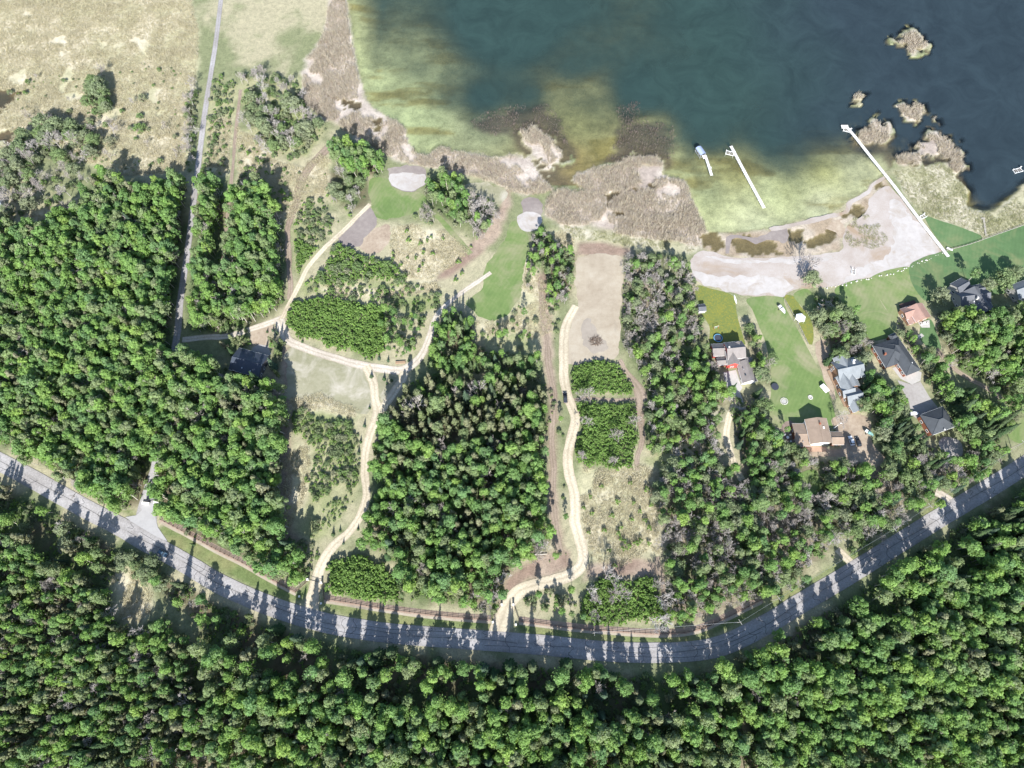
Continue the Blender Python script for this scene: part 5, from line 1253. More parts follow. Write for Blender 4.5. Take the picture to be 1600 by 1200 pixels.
for k in range(6):
    a_, b_ = hx[k], hx[(k + 1) % 6]
    MB().add([(*a_, 2.5), (*b_, 2.5), (0, 0, 3.5), (*a_, 2.25), (*b_, 2.25)], [(0, 1, 2), (0, 3, 4, 1)]).build('canopy_panel', M['canvas_white'], r_)
    MB().tube((a_[0] * .97, a_[1] * .97, 0), (a_[0] * .97, a_[1] * .97, 2.45), .06, .06, 6).build('post', M['white_paint'], r_)
x, y = at(1303, 669)
r_ = empty('lamp_pole', (x, y, 0)); tag(r_, 'tall white lamp pole between the brown-roofed and silver-roofed houses', 'pole')
MB().tube((0, 0, 0), (0, 0, 7.2), .13, .07, 8).build('pole', M['white_paint'], r_); MB().tube((0, 0, 0), (0, 0, .25), .4, .4, 10).build('base', M['concrete'], r_); MB().box((.35, 0, 7.2), (.9, .3, .18)).build('lamp_head', M['white_paint'], r_)
def firepit(label, px, r0, n=11):
    x, y = at(*px)
    root = empty('fire_pit', (x, y, .05)); tag(root, label, 'fire pit')
    for k in range(n):
        a_ = 2 * math.pi * k / n
        MB().box((r0 * math.cos(a_), r0 * math.sin(a_), .15), (.42, .5, .34), a_, .8).build('stone', M['stone'], root)
    MB().tube((0, 0, 0), (0, 0, .05), r0 * .75, r0 * .75, 12).build('ash_bed', M['wall_grey'], root)
firepit('ring of stones around a fire pit low on the long lawn', (1266, 621), 1.0)
firepit('larger rubble fire pit at the left edge of the long lawn', (1225, 627), 1.7, 15)
firepit('small fire pit in the middle of the slate-roofed house path lawn', (1437, 526), .8)
def furniture(label, px, rz, z=0.0):
    x, y = at(*px, z)
    root = empty('patio_table', (x, y, z), rz); tag(root, label, 'table')
    MB().tube((0, 0, .7), (0, 0, .76), .75, .75, 14).build('table_top', M['white_paint'], root)
    for k in range(4): MB().tube((.5 * math.cos(k * 1.57), .5 * math.sin(k * 1.57), 0), (.45 * math.cos(k * 1.57), .45 * math.sin(k * 1.57), .7), .04, .04, 5).build('leg', M['metal_grey'], root)
def chair(label, px, rz, group=None):
    x, y = at(*px)
    root = empty('garden_chair', (x, y, .07), rz); tag(root, label, 'chair', group)
    MB().box((0, 0, .42), (.6, .6, .08)).build('seat', M['white_paint'], root); MB().box((-.32, 0, .75), (.07, .6, .65)).build('backrest', M['white_paint'], root)
    for sx in (-.25, .25):
        for sy in (-.25, .25): MB().box((sx, sy, .19), (.06, .06, .38)).build('leg', M['white_paint'], root)
    for sy in (-.33, .33): MB().box((0, sy, .62), (.55, .07, .06)).build('armrest', M['white_paint'], root)
furniture('round white table on the dark yard left of the brown-roofed house', (1230, 684), 0)
for k, (px, rz) in enumerate((((1226, 680), -.6), ((1234, 680), 3.6), ((1226, 690), .7), ((1235, 690), 2.4))):
    chair('white garden chair around the round table left of the brown-roofed house', px, rz, 'white chairs around the round table')
furniture('round white table on the pale patio below the rust-roofed cabin', (1443, 506), 0)
for px, rz in (((1439, 508), .5), ((1448, 506), 2.9)):
    chair('white garden chair on the pale patio below the rust-roofed cabin', px, rz, 'white chairs on the cabin patio')
x, y = at(1421, 498, 2)
r_ = empty('parasol', (x, y, 0)); tag(r_, 'round rust-red parasol left of the rust-roofed cabin', 'parasol')
n = 10; cp = [(2.0 * math.cos(2 * math.pi * k / n), 2.0 * math.sin(2 * math.pi * k / n)) for k in range(n)]
for k in range(n): MB().add([(*cp[k], 2.2), (*cp[(k + 1) % n], 2.2), (0, 0, 2.9)], [(0, 1, 2)]).build('panel', M['roof_rust'], r_)
MB().tube((0, 0, 0), (0, 0, 2.9), .04, .04, 6).build('pole', M['wood'], r_)
# play set on the dandelion lawn
x, y = at(1118, 513)
r_ = empty('swing_set', (x, y, 0), .3); tag(r_, 'small red and teal swing set on the dandelion lawn', 'swing set')
for sx in (-1.2, 1.2):
    for sy in (-.8, .8): MB().tube((sx, sy, 0), (sx, 0, 2.1), .06, .06, 5).build('leg', M['wall_red'], r_)
MB().tube((-1.3, 0, 2.1), (1.3, 0, 2.1), .07, .07, 6).build('crossbar', M['white_paint'], r_)
for sx in (-.5, .5): MB().box((sx, 0, .5), (.45, .25, .06)).tube((sx - .2, 0, .5), (sx - .2, 0, 2.1), .015).tube((sx + .2, 0, .5), (sx + .2, 0, 2.1), .015).build('swing', M['teal'], r_)
x, y = at(1149, 468)
r_ = empty('canoe', (x, y, 0), 1.7); tag(r_, 'white upturned canoe at the edge of the beach', 'canoe')
V_, F_ = [], []
for i in range(9):
    t = -1 + i / 4; w_ = .5 * (1 - t * t) + .02
    V_ += [(t * 2.8, -w_, .02), (t * 2.8, -w_ * .7, .3), (t * 2.8, 0, .42), (t * 2.8, w_ * .7, .3), (t * 2.8, w_, .02)]
for i in range(8):
    for j in range(4): F_.append((i * 5 + j, i * 5 + j + 5, i * 5 + j + 6, i * 5 + j + 1))
MB().add(V_, F_).build('hull', M['white_paint'], r_)
# brush pile and logs
def twigpile(label, px, R_, n, mat):
    x, y = at(*px)
    mb = MB()
    for k in range(n):
        a_, r0 = random.uniform(0, 6.28), R_ * math.sqrt(random.random())
        p = Vector((r0 * math.cos(a_), r0 * math.sin(a_) * .8, random.uniform(.05, .9 * (1 - r0 / R_) + .2)))
        b_ = random.uniform(0, 6.28); L_ = random.uniform(.8, 2.2)
        mb.tube(p, p + Vector((L_ * math.cos(b_), L_ * math.sin(b_), random.uniform(-.1, .6))), .06, .03, 4)
    o_ = mb.build('brush_pile', M[mat], None); o_.location = (x, y, 0)
    return tag(o_, label, 'brush pile')
twigpile('dark purple-grey heap of cut branches on the dirt clearing', (930, 533), 3.2, 150, 'bark_brown')
twigpile('heap of pale branches at the edge of the soil below the central wood', (835, 868), 4.0, 90, 'wood_grey')
x, y = at(626, 566)
r_ = empty('log_pile', (x, y, 0), .08); tag(r_, 'stack of brown logs beside the gravel track bend', 'log pile')
for k, (yy, zz) in enumerate(((-.7, .2), (-.3, .2), (.1, .2), (.5, .2), (-.5, .55), (-.1, .55), (.3, .55))): MB().tube((-2.6 + .1 * (k % 3), yy, zz), (2.5 - .15 * (k % 2), yy, zz), .2, .18, 8).build('log', M['wood'], r_)
# boulders on the beach edge: too small to pick apart
mb = MB()
E_ = catmull(pts([(1474, 394), (1440, 410), (1400, 426), (1350, 438), (1320, 445), (1290, 450)]), 1.3)
for p in E_:
    if random.random() < .8:
        s = random.uniform(.35, .9)
        mb.box((p[0] + random.uniform(-.7, .7), p[1] + random.uniform(-.7, .7), s * .25), (s, s * random.uniform(.6, 1), s * .7), random.uniform(0, 3), .6)
tag(mb.build('shore_rocks', M['stone'], None), 'pale rocks lining the back of the beach', 'rocks', kind='stuff')

# ------------------------------------------------------------------ fences, gates and poles
def fence(label, path, group='dark rail fences along the road', rails=(.35, .75, 1.15), gap=2.4, wood='wood_dark', ht=1.35):
    P = catmull(pts(path), .4) if len(path) > 2 else pts(path)
    P = np.array(P); d_ = np.r_[0, np.cumsum(np.linalg.norm(np.diff(P, axis=0), axis=1))]
    n = max(2, int(round(d_[-1] / gap)) + 1)
    tt = np.linspace(0, d_[-1], n); X = np.interp(tt, d_, P[:, 0]); Y_ = np.interp(tt, d_, P[:, 1])
    root = empty('rail_fence', (X[0], Y_[0], 0)); tag(root, label, 'fence', group)
    off = (X[0], Y_[0], 0)
    pm = MB().box((0, 0, ht / 2), (.17, .17, ht), 0, .9).build('post', M[wood], root); pm.location = (0, 0, 0)
    for i in range(n):
        o_ = pm if i == 0 else link(pm.copy(), root)
        o_.location = (X[i] - X[0], Y_[i] - Y_[0], 0)
    rm = None
    for i in range(n - 1):
        dx, dy = X[i + 1] - X[i], Y_[i + 1] - Y_[i]; L_ = math.hypot(dx, dy)
        for z in rails:
            if rm is None: rm = MB().box((0, 0, 0), (1, .06, .15)).build('rail', M[wood], root); o_ = rm
            else: o_ = link(rm.copy(), root)
            o_.location = (X[i] - X[0] + dx / 2, Y_[i] - Y_[0] + dy / 2 - .1, z); o_.rotation_euler = (0, 0, math.atan2(dy, dx)); o_.scale = (L_ + .1, 1, 1)
    return root
def strips(path, w, dy, mat, z, nm):
    P = [(x, y + dy) for x, y in path]
    ribbon(nm, P, w, M[mat], z, jit=.12)
FN = [([(251, 812), (270, 822), (300, 838), (340, 860), (380, 880), (420, 903), (462, 925)], 'dark rail fence from the lane corner to the gated drive'),
      ([(507, 936), (540, 941), (600, 951), (660, 959), (720, 965), (767, 968)], 'dark rail fence between the two gravel drive entrances'),
      ([(811, 970), (850, 975), (900, 981), (960, 986), (1030, 990), (1085, 985), (1130, 967), (1190, 937)], 'dark rail fence from the right drive entrance round the bend')]
for P, lab in FN:
    strips(P, 3.2, -1, 'mulch', .014, 'mulch_strip')
    strips(P, 1.0, 4.5, 'dirt_clear', .018, 'gravel_strip')
    fence(lab, P)
for P, lab in (([(462, 925), (482, 907)], 'short return of the left rail fence beside the gate'), ([(507, 936), (505, 913)], 'short return of the middle rail fence beside the gate'),
               ([(767, 968), (783, 946)], 'short return of the middle rail fence at the right drive'), ([(811, 970), (803, 946)], 'short return of the right rail fence at the right drive')):
    fence(lab, P)
for i, (px, lab) in enumerate((((482, 906), 'stone gate pillar left of the closed gate'), ((503, 911), 'stone gate pillar right of the closed gate'), ((468, 932), 'white stone marker where the gated drive meets the road, left side'), ((502, 943), 'white stone marker where the gated drive meets the road, right side'),
                               ((784, 945), 'stone pillar at the left of the right drive entrance'), ((802, 945), 'stone pillar at the right of the right drive entrance'), ((770, 972), 'white stone marker by the road left of the right drive'), ((806, 976), 'white stone marker by the road right of the right drive'))):
    x, y = at(*px); tall = 'pillar' in lab
    r_ = empty('gate_pillar' if tall else 'stone_marker', (x, y, 0), .2); tag(r_, lab, 'pillar' if tall else 'stone')
    hh = 1.9 if tall else .7
    MB().box((0, 0, hh / 2), (.75, .75, hh), 0, .95).build('shaft', M['stone'], r_); MB().box((0, 0, hh + .07), (.95, .95, .16), 0, .8).build('cap', M['wall_white'], r_)
def gate(label, a_, b_, mat='metal_dark'):
    p, q = v2(at(*a_)), v2(at(*b_)); L_ = np.linalg.norm(q - p); rz = math.atan2(*(q - p)[::-1])
    r_ = empty('gate', (*p, 0), rz); tag(r_, label, 'gate')
    for x0, x1 in ((.1, L_ / 2 - .05), (L_ / 2 + .05, L_ - .1)):
        lf = MB()
        for z in (.25, 1.3): lf.box(((x0 + x1) / 2, 0, z), (x1 - x0, .08, .1))
        lf.build('gate_frame', M[mat], r_)
        n = 7
        for k in range(n + 1): MB().box((x0 + (x1 - x0) * k / n, 0, .78), (.06, .05, 1.0)).build('bar', M[mat], r_)
gate('dark barred gate across the left gravel drive', (484, 906), (502, 911))
gate('dark barred gate across the paved lane near the road', (233, 783), (249, 780))
for px, sx, rz, lab in (((229, 787), 3.4, -.1, 'low white stone entrance wall left of the lane gate'), ((248, 787), 4.2, -.25, 'low white stone entrance wall right of the lane gate')):
    x, y = at(*px); r_ = empty('entrance_wall', (x, y, 0), rz); tag(r_, lab, 'wall')
    for k in range(5): MB().box((sx * (-.5 + (k + .5) / 5), 0, .5), (sx / 5 - .03, .9 + .06 * (k % 2), 1.0), 0, .96).build('stone_block', M['stone'], r_)
    MB().box((0, 0, 1.06), (sx + .2, 1.1, .12)).build('coping', M['wall_white'], r_)
x, y = at(231, 784); r_ = empty('notice_board', (x, y, 0), .1); tag(r_, 'dark notice board at the lane gate', 'board')
MB().box((0, 0, 1.5), (1.8, .12, 1.2)).build('panel', M['metal_dark'], r_)
for s in (-.8, .8): MB().box((s, 0, .5), (.12, .12, 1.0)).build('post', M['wood_dark'], r_)
POLES = [(255, 815, 'left end of the left fence'), (620, 966, 'middle fence'), (925, 990, 'right fence where it runs straight'), (1147, 974, 'right end of the right fence'), (1206, 938, 'verge just past the right fence'), (1382, 832, 'verge halfway along the right bend'), (1437, 797, 'verge near the right end of the road'), (1580, 700, 'verge where the road leaves the picture')]
POLES = [p for p in POLES if p[0] not in (255, 620)]
PW = []
for px, py, w_ in POLES:
    x, y = at(px, py); PW.append((x, y))
for i, ((x, y), (px, py, w_)) in enumerate(zip(PW, POLES)):
    j = min(i + 1, len(PW) - 1); k = max(0, j - 1)
    rz = math.atan2(PW[j][1] - PW[k][1], PW[j][0] - PW[k][0]) + math.pi / 2
    r_ = empty('utility_pole', (x, y, 0), rz); tag(r_, 'wooden utility pole with crossarm on the ' + w_, 'utility pole')
    MB().tube((0, 0, 0), (0, 0, 9.5), .16, .11, 8).build('pole', M['wood_grey'], r_)
    ca_ = MB().box((0, 0, 9.0), (2.4, .14, .16)).build('crossarm', M['wood_grey'], r_)
    for s in (-1.1, -.4, .4, 1.1): MB().tube((s, 0, 9.08), (s, 0, 9.3), .06, .05, 6).build('insulator', M['white_paint'], ca_)
for i in range(len(PW) - 1):
    a_, b_ = PW[i], PW[i + 1]; mb = MB(); n = 10; prev = None
    for k in range(n + 1):
        t = k / n; q = (a_[0] + (b_[0] - a_[0]) * t, a_[1] + (b_[1] - a_[1]) * t, 9.3 - .9 * 4 * t * (1 - t))
        if prev: mb.tube(prev, q, .035, .035, 4, False)
        prev = q
    o_ = mb.build('overhead_wire', M['metal_grey'], None); tag(o_, 'wire leaving rightward from the pole on the %s' % POLES[i][2], 'wire', 'overhead wires along the road')
# thin board fences between gardens
fence('low grey fence between the long lawn and the dandelion strip', [(1225, 468), (1247, 507), (1262, 538)], 'garden fences', (.5, 1.0), 2.5, 'wood_grey', 1.2)
fence('pale fence line between the two right-hand lakeside lawns', [(1478, 392), (1515, 382), (1560, 366), (1600, 352)], 'garden fences', (.5, 1.0), 2.5, 'wood_grey', 1.1)
# fallen pale trunks lying in the brush
for k, (a_, b_, lab) in enumerate((((1060, 905), (1072, 880), 'fallen pale trunk lying above the right fence'), ((1160, 928), (1180, 921), 'fallen pale trunk near the bend of the road'), ((205, 962), (192, 968), 'short pale log in the straw clearing below the road'), ((815, 867), (855, 866), 'long pale log on the soil below the central wood'), ((1355, 800), (1390, 772), 'pale fallen trunk in the wood above the right bend'))):
    p, q = at(*a_), at(*b_)
    o_ = MB().tube((p[0], p[1], .35), (q[0], q[1], .5), .28, .16, 7).build('fallen_trunk', M['bark_pale'], None); tag(o_, lab, 'log')

# ------------------------------------------------------------------ vegetation: leaf-by-leaf prototypes
def quads_from(C, N, size, asp=1.0, roll=None):
    """one small quad per centre C facing N"""
    n = len(C)
    N = N / (np.linalg.norm(N, axis=1)[:, None] + 1e-9)
    R = rng.normal(size=(n, 3))
    U = np.cross(N, R); U /= np.linalg.norm(U, axis=1)[:, None] + 1e-9
    W = np.cross(N, U)
    s = (size * rng.uniform(.7, 1.3, n))[:, None] / 2
    V = np.stack([C - U * s - W * s * asp, C + U * s - W * s * asp * .6, C + U * s * .8 + W * s * asp, C - U * s * .7 + W * s * asp], 1).reshape(-1, 3)
    return V, np.arange(4 * n).reshape(n, 4)
def add_tone(me, tone):
    a_ = me.attributes.new('tone', 'FLOAT', 'FACE')
    a_.data.foreach_set('value', np.asarray(tone, dtype=np.float32))
class Veg:
    """a prototype: trunk mesh, crown mesh, and the two joined for the mass of a wood"""
    def __init__(self, kind, trunk, crown, tmat, cmat, nm):
        self.kind = kind
        tv, tf = trunk
        cv, cf, ct = crown
        self.trunk = mesh_np(nm + '_trunk', tv, tf, tmat, smooth=True) if len(tv) else None
        self.crown = mesh_np(nm + '_crown', cv, cf, cmat)
        add_tone(self.crown, ct)
        if len(tv):
            V = np.concatenate([tv, cv]); Fq = np.concatenate([tf, cf + len(tv)])
            self.joint = mesh_np(nm, V, Fq, [tmat, cmat], np.r_[np.zeros(len(tf)), np.ones(len(cf))])
            add_tone(self.joint, np.r_[np.full(len(tf), .5), ct])
        else:
            self.joint = self.crown
def limb(V, Q, a, b, r0, r1, n=5):
    a, b = np.array(a, float), np.array(b, float)
    d = b - a; d /= np.linalg.norm(d) + 1e-9
    up = np.array([0, 0, 1.0]) if abs(d[2]) < .95 else np.array([1.0, 0, 0])
    x = np.cross(d, up); x /= np.linalg.norm(x); y = np.cross(x, d)
    base = len(V)
    for c, r in ((a, r0), (b, r1)):
        for i in range(n):
            t = 2 * math.pi * i / n
            V.append(c + x * r * math.cos(t) + y * r * math.sin(t))
    for i in range(n):
        Q.append((base + i, base + (i + 1) % n, base + n + (i + 1) % n, base + n + i))
def broadleaf(h, w, base, nclump, nleaf, leaf, flat=1.0, tr=.16, lean=.25, stray=0, cs=(.15, .25)):
    TV, TQ = [], []
    top = np.array([rng.normal() * lean, rng.normal() * lean, h * .86])
    mid = np.array([rng.normal() * lean, rng.normal() * lean, h * .45])
    limb(TV, TQ, (0, 0, -.2), mid, tr, tr * .7, 6); limb(TV, TQ, mid, top, tr * .7, tr * .2, 6)
    C, N, T = [], [], []
    for k in range(nclump):
        zz = base + (h - base) * (0.10 + 0.86 * ((k + rng.random()) / nclump) ** .62)
        t = (zz - base) / (h - base)
        prof = math.sqrt(max(.02, 1 - t ** 2.6)) * (.5 + .5 * min(1, t / .35))
        rad = w / 2 * prof * math.sqrt(rng.uniform(.1, 1.0)) * rng.uniform(.7, 1.15)
        ang = k * 2.4 + rng.normal() * .6
        c = np.array([math.cos(ang) * rad, math.sin(ang) * rad, zz]) + mid * np.array([1, 1, 0])
        cr = w * rng.uniform(*cs) * (1.0 - .25 * t)
        f0 = max(.15, (zz - 1.2) / h)
        s = mid * (f0 / .45) if f0 < .45 else mid + (top - mid) * (f0 - .45) / .41
        s[2] = min(s[2], zz - .3)
        limb(TV, TQ, s, c, tr * .3, tr * .1, 4)
        m_ = int(nleaf * rng.uniform(.75, 1.25))
        d = rng.normal(size=(m_, 3)); d /= np.linalg.norm(d, axis=1)[:, None]
        r = cr * rng.uniform(.35, 1.08, m_) ** .6
        pp = c + d * r[:, None] * np.array([1, 1, .78 * flat])
        C.append(pp)
        dc = c - np.array([0, 0, base + (h - base) * .35]); dc /= np.linalg.norm(dc) + 1e-6
        N.append(d * .75 + dc * .35 + rng.normal(size=(m_, 3)) * .45 + np.array([0, 0, .35]))
        T.append(np.clip(.5 + rng.normal() * .2 + rng.normal(size=m_) * .17, 0, 1))
    if stray:
        zz = base + (h - base) * rng.random(stray) ** .6; t = (zz - base) / (h - base)
        rad = w / 2 * np.sqrt(np.clip(1 - t ** 2.6, .02, 1)) * np.sqrt(rng.random(stray)) * 1.04; an = rng.uniform(0, 6.283, stray)
        C.append(np.stack([np.cos(an) * rad, np.sin(an) * rad, zz], 1)); N.append(rng.normal(size=(stray, 3)) + np.array([0, 0, .6])); T.append(np.clip(rng.normal(.45, .22, stray), 0, 1))
    C, N, T = np.concatenate(C), np.concatenate(N), np.concatenate(T)
    V, Q = quads_from(C, N, np.full(len(C), leaf), 1.15)
    return (np.array(TV), np.array(TQ)), (V, Q, T)
def conifer(h, w, rings, per, tr=.17, ragged=.25, bare=.08, droop=.35):
    TV, TQ = [], []
    limb(TV, TQ, (0, 0, -.2), (0, 0, h * .97), tr, .02, 6)
    V, Q, T = [], [], []
    for i in range(rings):
        t = i / (rings - 1)
        z = h * (bare + (1 - bare) * t * .97)
        rr = w / 2 * (1 - t) ** .85 + .12
        n = max(4, int(per * (1 - t * .55)))
        for k in range(n):
            a = 2 * math.pi * (k + rng.random() * .7) / n + i
            L = rr * rng.uniform(1 - ragged, 1 + ragged * .6)
            d = np.array([math.cos(a), math.sin(a), 0]); s = np.array([-d[1], d[0], 0])
            b = len(V)
            wd = .09 + L * .13
            p0 = np.array([0, 0, z + .15]); p1 = d * L * .55 + np.array([0, 0, z - droop * L * .25]); p2 = d * L + np.array([0, 0, z - droop * L * .75])
            V += [p0 - s * .05, p0 + s * .05, p1 + s * wd, p1 - s * wd, p2 + s * wd * .45, p2 - s * wd * .45]
            Q += [(b, b + 1, b + 2, b + 3), (b + 3, b + 2, b + 4, b + 5)]
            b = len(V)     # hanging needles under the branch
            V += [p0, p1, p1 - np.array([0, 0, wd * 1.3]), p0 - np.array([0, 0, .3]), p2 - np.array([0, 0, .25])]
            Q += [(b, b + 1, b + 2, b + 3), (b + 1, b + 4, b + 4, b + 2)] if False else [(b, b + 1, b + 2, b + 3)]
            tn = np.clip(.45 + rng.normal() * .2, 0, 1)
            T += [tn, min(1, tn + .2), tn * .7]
    return (np.array(TV), np.array(TQ)), (np.array(V), np.array(Q), np.array(T))
def pine(h, w):
    TV, TQ = [], []
    limb(TV, TQ, (0, 0, -.2), (0, 0, h * .95), .17, .03, 6)
    C, N, T = [], [], []
    for k in range(46):
        t = (k + rng.random()) / 46
        z = h * (.28 + .7 * t)
        rad = w / 2 * (1 - t) ** .8 * rng.uniform(.35, 1.15)
        a = k * 2.4 + rng.normal() * .4
        c = np.array([math.cos(a) * rad, math.sin(a) * rad, z + rad * .12])
        limb(TV, TQ, (0, 0, z - .4), c, .05, .02, 3)
        m_ = 26
        d = rng.normal(size=(m_, 3)); d /= np.linalg.norm(d, axis=1)[:, None]
        C.append(c + d * rng.uniform(.2, .75, m_)[:, None] * np.array([1, 1, .6]))
        N.append(d + np.array([0, 0, .3])); T.append(np.clip(.5 + rng.normal() * .18 + rng.normal(size=m_) * .15, 0, 1))
    V, Q = quads_from(np.concatenate(C), np.concatenate(N), np.full(sum(map(len, C)), .36), 1.5)
    return (np.array(TV), np.array(TQ)), (V, Q, np.concatenate(T))
def bare(h, spread, depth_=5, leafy=0):
    TV, TQ, BV, BQ = [], [], [], []
    def grow(p, d, L, r, k):
        q = p + d * L
        (limb(TV, TQ, p, q, r, r * .75, 5) if k == depth_ else limb(BV, BQ, p, q, max(r, .045), max(.03, r * .6), 3))
        if k == 0: return
        for j in range(3 if k > 1 else 4):
            nd = d + rng.normal(size=3) * spread + np.array([0, 0, .12])
            nd /= np.linalg.norm(nd)
            grow(p + d * L * rng.uniform(.45, 1.0), nd, L * rng.uniform(.58, .82), max(.028, r * .55), k - 1)
    grow(np.array([0, 0, -.2]), np.array([rng.normal() * .06, rng.normal() * .06, 1.0]), h * .37, .15, depth_)
    return (np.array(TV), np.array(TQ)), (np.array(BV), np.array(BQ), np.clip(rng.normal(.5, .2, len(BQ)), 0, 1))
def shrub(h, w, nstem, nleaf, leaf, twigs=True):
    TV, TQ, C, N, T = [], [], [], [], []
    for k in range(nstem):
        a = k * 2.4 + rng.normal() * .5
        rad = w / 2 * math.sqrt((k + .5) / nstem) * .95
        z = h * (1 - .55 * (rad / (w / 2)) ** 2) * rng.uniform(.7, 1.0)
        c = np.array([math.cos(a) * rad, math.sin(a) * rad, z])
        limb(TV, TQ, (c[0] * .15, c[1] * .15, -.1), c, .05, .02, 3)
        m_ = int(nleaf * rng.uniform(.6, 1.4))
        d = rng.normal(size=(m_, 3)); d /= np.linalg.norm(d, axis=1)[:, None]
        C.append(c - np.array([0, 0, .25]) + d * (rng.uniform(.3, 1.0, m_) * w * .17)[:, None] * np.array([1, 1, 1.1]))
        N.append(d + np.array([0, 0, .4]) + rng.normal(size=(m_, 3)) * .4)
        T.append(np.clip(.5 + rng.normal() * .18 + rng.normal(size=m_) * .18, 0, 1))
    C = np.concatenate(C); C[:, 2] = np.maximum(C[:, 2], .08)
    V, Q = quads_from(C, np.concatenate(N), np.full(len(C), leaf), 1.3)
    return (np.array(TV), np.array(TQ)), (V, Q, np.concatenate(T))
PROTO = {k: [] for k in ('aspen', 'spruce', 'pine', 'bare', 'shrub', 'sapling', 'willow', 'young')}
for i in range(14):
    PROTO['aspen'].append(Veg('aspen', *broadleaf(rng.uniform(12.5, 15.5), rng.uniform(4.4, 6.4), rng.uniform(3.4, 6.0), int(rng.integers(15, 24)), 62, .38, stray=150, cs=(.11, .27), lean=.5), M['bark_pale'], M['leaf_aspen'], 'aspen'))
for i in range(4):
    PROTO['spruce'].append(Veg('spruce', *conifer(rng.uniform(13.5, 17), rng.uniform(3.6, 4.8), 46, 13, .17, .42), M['bark_brown'], M['needle_spruce'], 'spruce'))
    PROTO['pine'].append(Veg('pine', *pine(rng.uniform(12.5, 15.5), rng.uniform(3.4, 4.8)), M['bark_brown'], M['needle_pine'], 'pine'))
    PROTO['bare'].append(Veg('bare', *bare(rng.uniform(10, 13), rng.uniform(.36, .48)), M['twig'], M['twig'], 'bare'))
    PROTO['willow'].append(Veg('willow', *broadleaf(rng.uniform(8, 9.5), rng.uniform(8.5, 10.5), 1.4, 46, 40, .36, .85, .2, .3, 420, (.09, .16)), M['bark_brown'], M['leaf_willow'], 'willow'))
for i in range(5):
    PROTO['shrub'].append(Veg('shrub', *shrub(rng.uniform(3.0, 4.0), rng.uniform(3.6, 5.0), 24, 22, .30), M['twig'], M['leaf_shrub'], 'shrub'))
    PROTO['sapling'].append(Veg('sapling', *shrub(rng.uniform(2.5, 3.4), rng.uniform(2.0, 2.6), 9, 30, .26), M['bark_pale'], M['leaf_sapling'], 'sapling'))
for i in range(3):
    PROTO['young'].append(Veg('young', *conifer(rng.uniform(3.4, 4.0), rng.uniform(1.9, 2.4), 12, 10, .05, .2, .04, .3), M['bark_brown'], M['needle_spruce'], 'young'))
NICE = {'aspen': ('aspen_tree', 'tree', 'leafy green aspen'), 'spruce': ('spruce_tree', 'tree', 'dark green pointed spruce'), 'pine': ('pine_tree', 'tree', 'olive grey-green pine'), 'bare': ('bare_tree', 'tree', 'bare grey leafless tree'),
        'shrub': ('willow_bush', 'bush', 'low rounded grey-green bush'), 'sapling': ('poplar_sapling', 'sapling', 'small bright green poplar sapling'), 'willow': ('willow_tree', 'tree', 'broad pale-leafed willow'), 'young': ('young_spruce', 'young spruce', 'young spruce')}
MARKS = [(490, 945, 'gated drive mouth'), (785, 980, 'right drive mouth'), (225, 812, 'lane mouth'), (255, 862, 'dark blue car'), (205, 930, 'straw clearing below the road'), (390, 570, 'navy-roofed workshop'), (278, 515, 'dirt turn-off on the lane'), (305, 300, 'upper end of the lane woods'),
         (437, 505, 'five-way track junction'), (605, 605, 'grassy track triangle'), (575, 690, 'bend of the gated drive'), (883, 622, 'black pickup'), (930, 533, 'heap of cut branches'), (637, 280, 'left sandpit'), (826, 345, 'right sandpit'), (770, 440, 'mown lakeside lawn'), (560, 365, 'grey silt flat'),
         (675, 400, 'upper straw field'), (970, 815, 'lower straw field'), (1150, 560, 'red-walled house'), (1098, 480, 'grey garden shed'), (1275, 680, 'brown-roofed house'), (1325, 605, 'silver-roofed house'), (1400, 553, 'slate-roofed house'), (1460, 660, 'slate-roofed garage'), (1435, 492, 'rust-roofed cabin'),
         (1525, 468, 'grey-roofed lakeside house'), (1318, 868, 'track stub on the right bend'), (1480, 778, 'track mouth at the road end'), (1137, 690, 'drive below the red house'), (1190, 937, 'right end of the rail fence'), (620, 955, 'middle rail fence'), (1000, 990, 'straight part of the right fence'), (350, 868, 'left rail fence'),
         (730, 760, 'heart of the central wood'), (120, 480, 'heart of the big left wood'), (30, 745, 'left end of the road'), (218, 200, 'lone bush on the meadow'), (60, 230, 'brush by the dark pond'), (1600, 728, 'right end of the road'), (1400, 1000, 'middle of the lower right wood'), (100, 1040, 'lower left corner of the wood'), (850, 500, 'red soil strip'), (430, 200, 'marsh-side brush'), (1530, 570, 'brown garden path'), (1090, 830, 'scrub above the right bend'), (330, 700, 'right half of the big wood'), (540, 510, 'dense upper thicket'), (1540, 1150, 'lower right corner'), (600, 1140, 'bottom middle of the wood'), (1050, 1140, 'bottom wood right of middle')]
MARKW = np.array([at(a_, b_) for a_, b_, c_ in MARKS])
def spot(k, x, y, sc):
    """label and group of a tree: its size and where it stands from the nearest landmark"""
    d = np.hypot(MARKW[:, 0] - x, MARKW[:, 1] - y); i = int(d.argmin()); dx, dy = x - MARKW[i, 0], y - MARKW[i, 1]
    way = ('right of' if dx > 0 else 'left of') if abs(dx) > abs(dy) else ('above' if dy > 0 else 'below')
    far = 'just' if d[i] < 14 else ('a little' if d[i] < 26 else 'well')
    big = 'large' if sc > 1.08 else ('medium' if sc > .75 else 'small')
    if d[i] < 6: way, far = 'beside', 'close'
    core = '%s %s the %s' % (far, way, MARKS[i][2])
    nm = NICE[k][2].replace('small ', '').replace('low ', '')
    return '%s %s %s' % (big, nm, core), '%s %s %s' % (big, NICE[k][0].replace('_', ' ') + 's', core)
TREES = []     # kind, x, y, scale, rz, variant, label, group
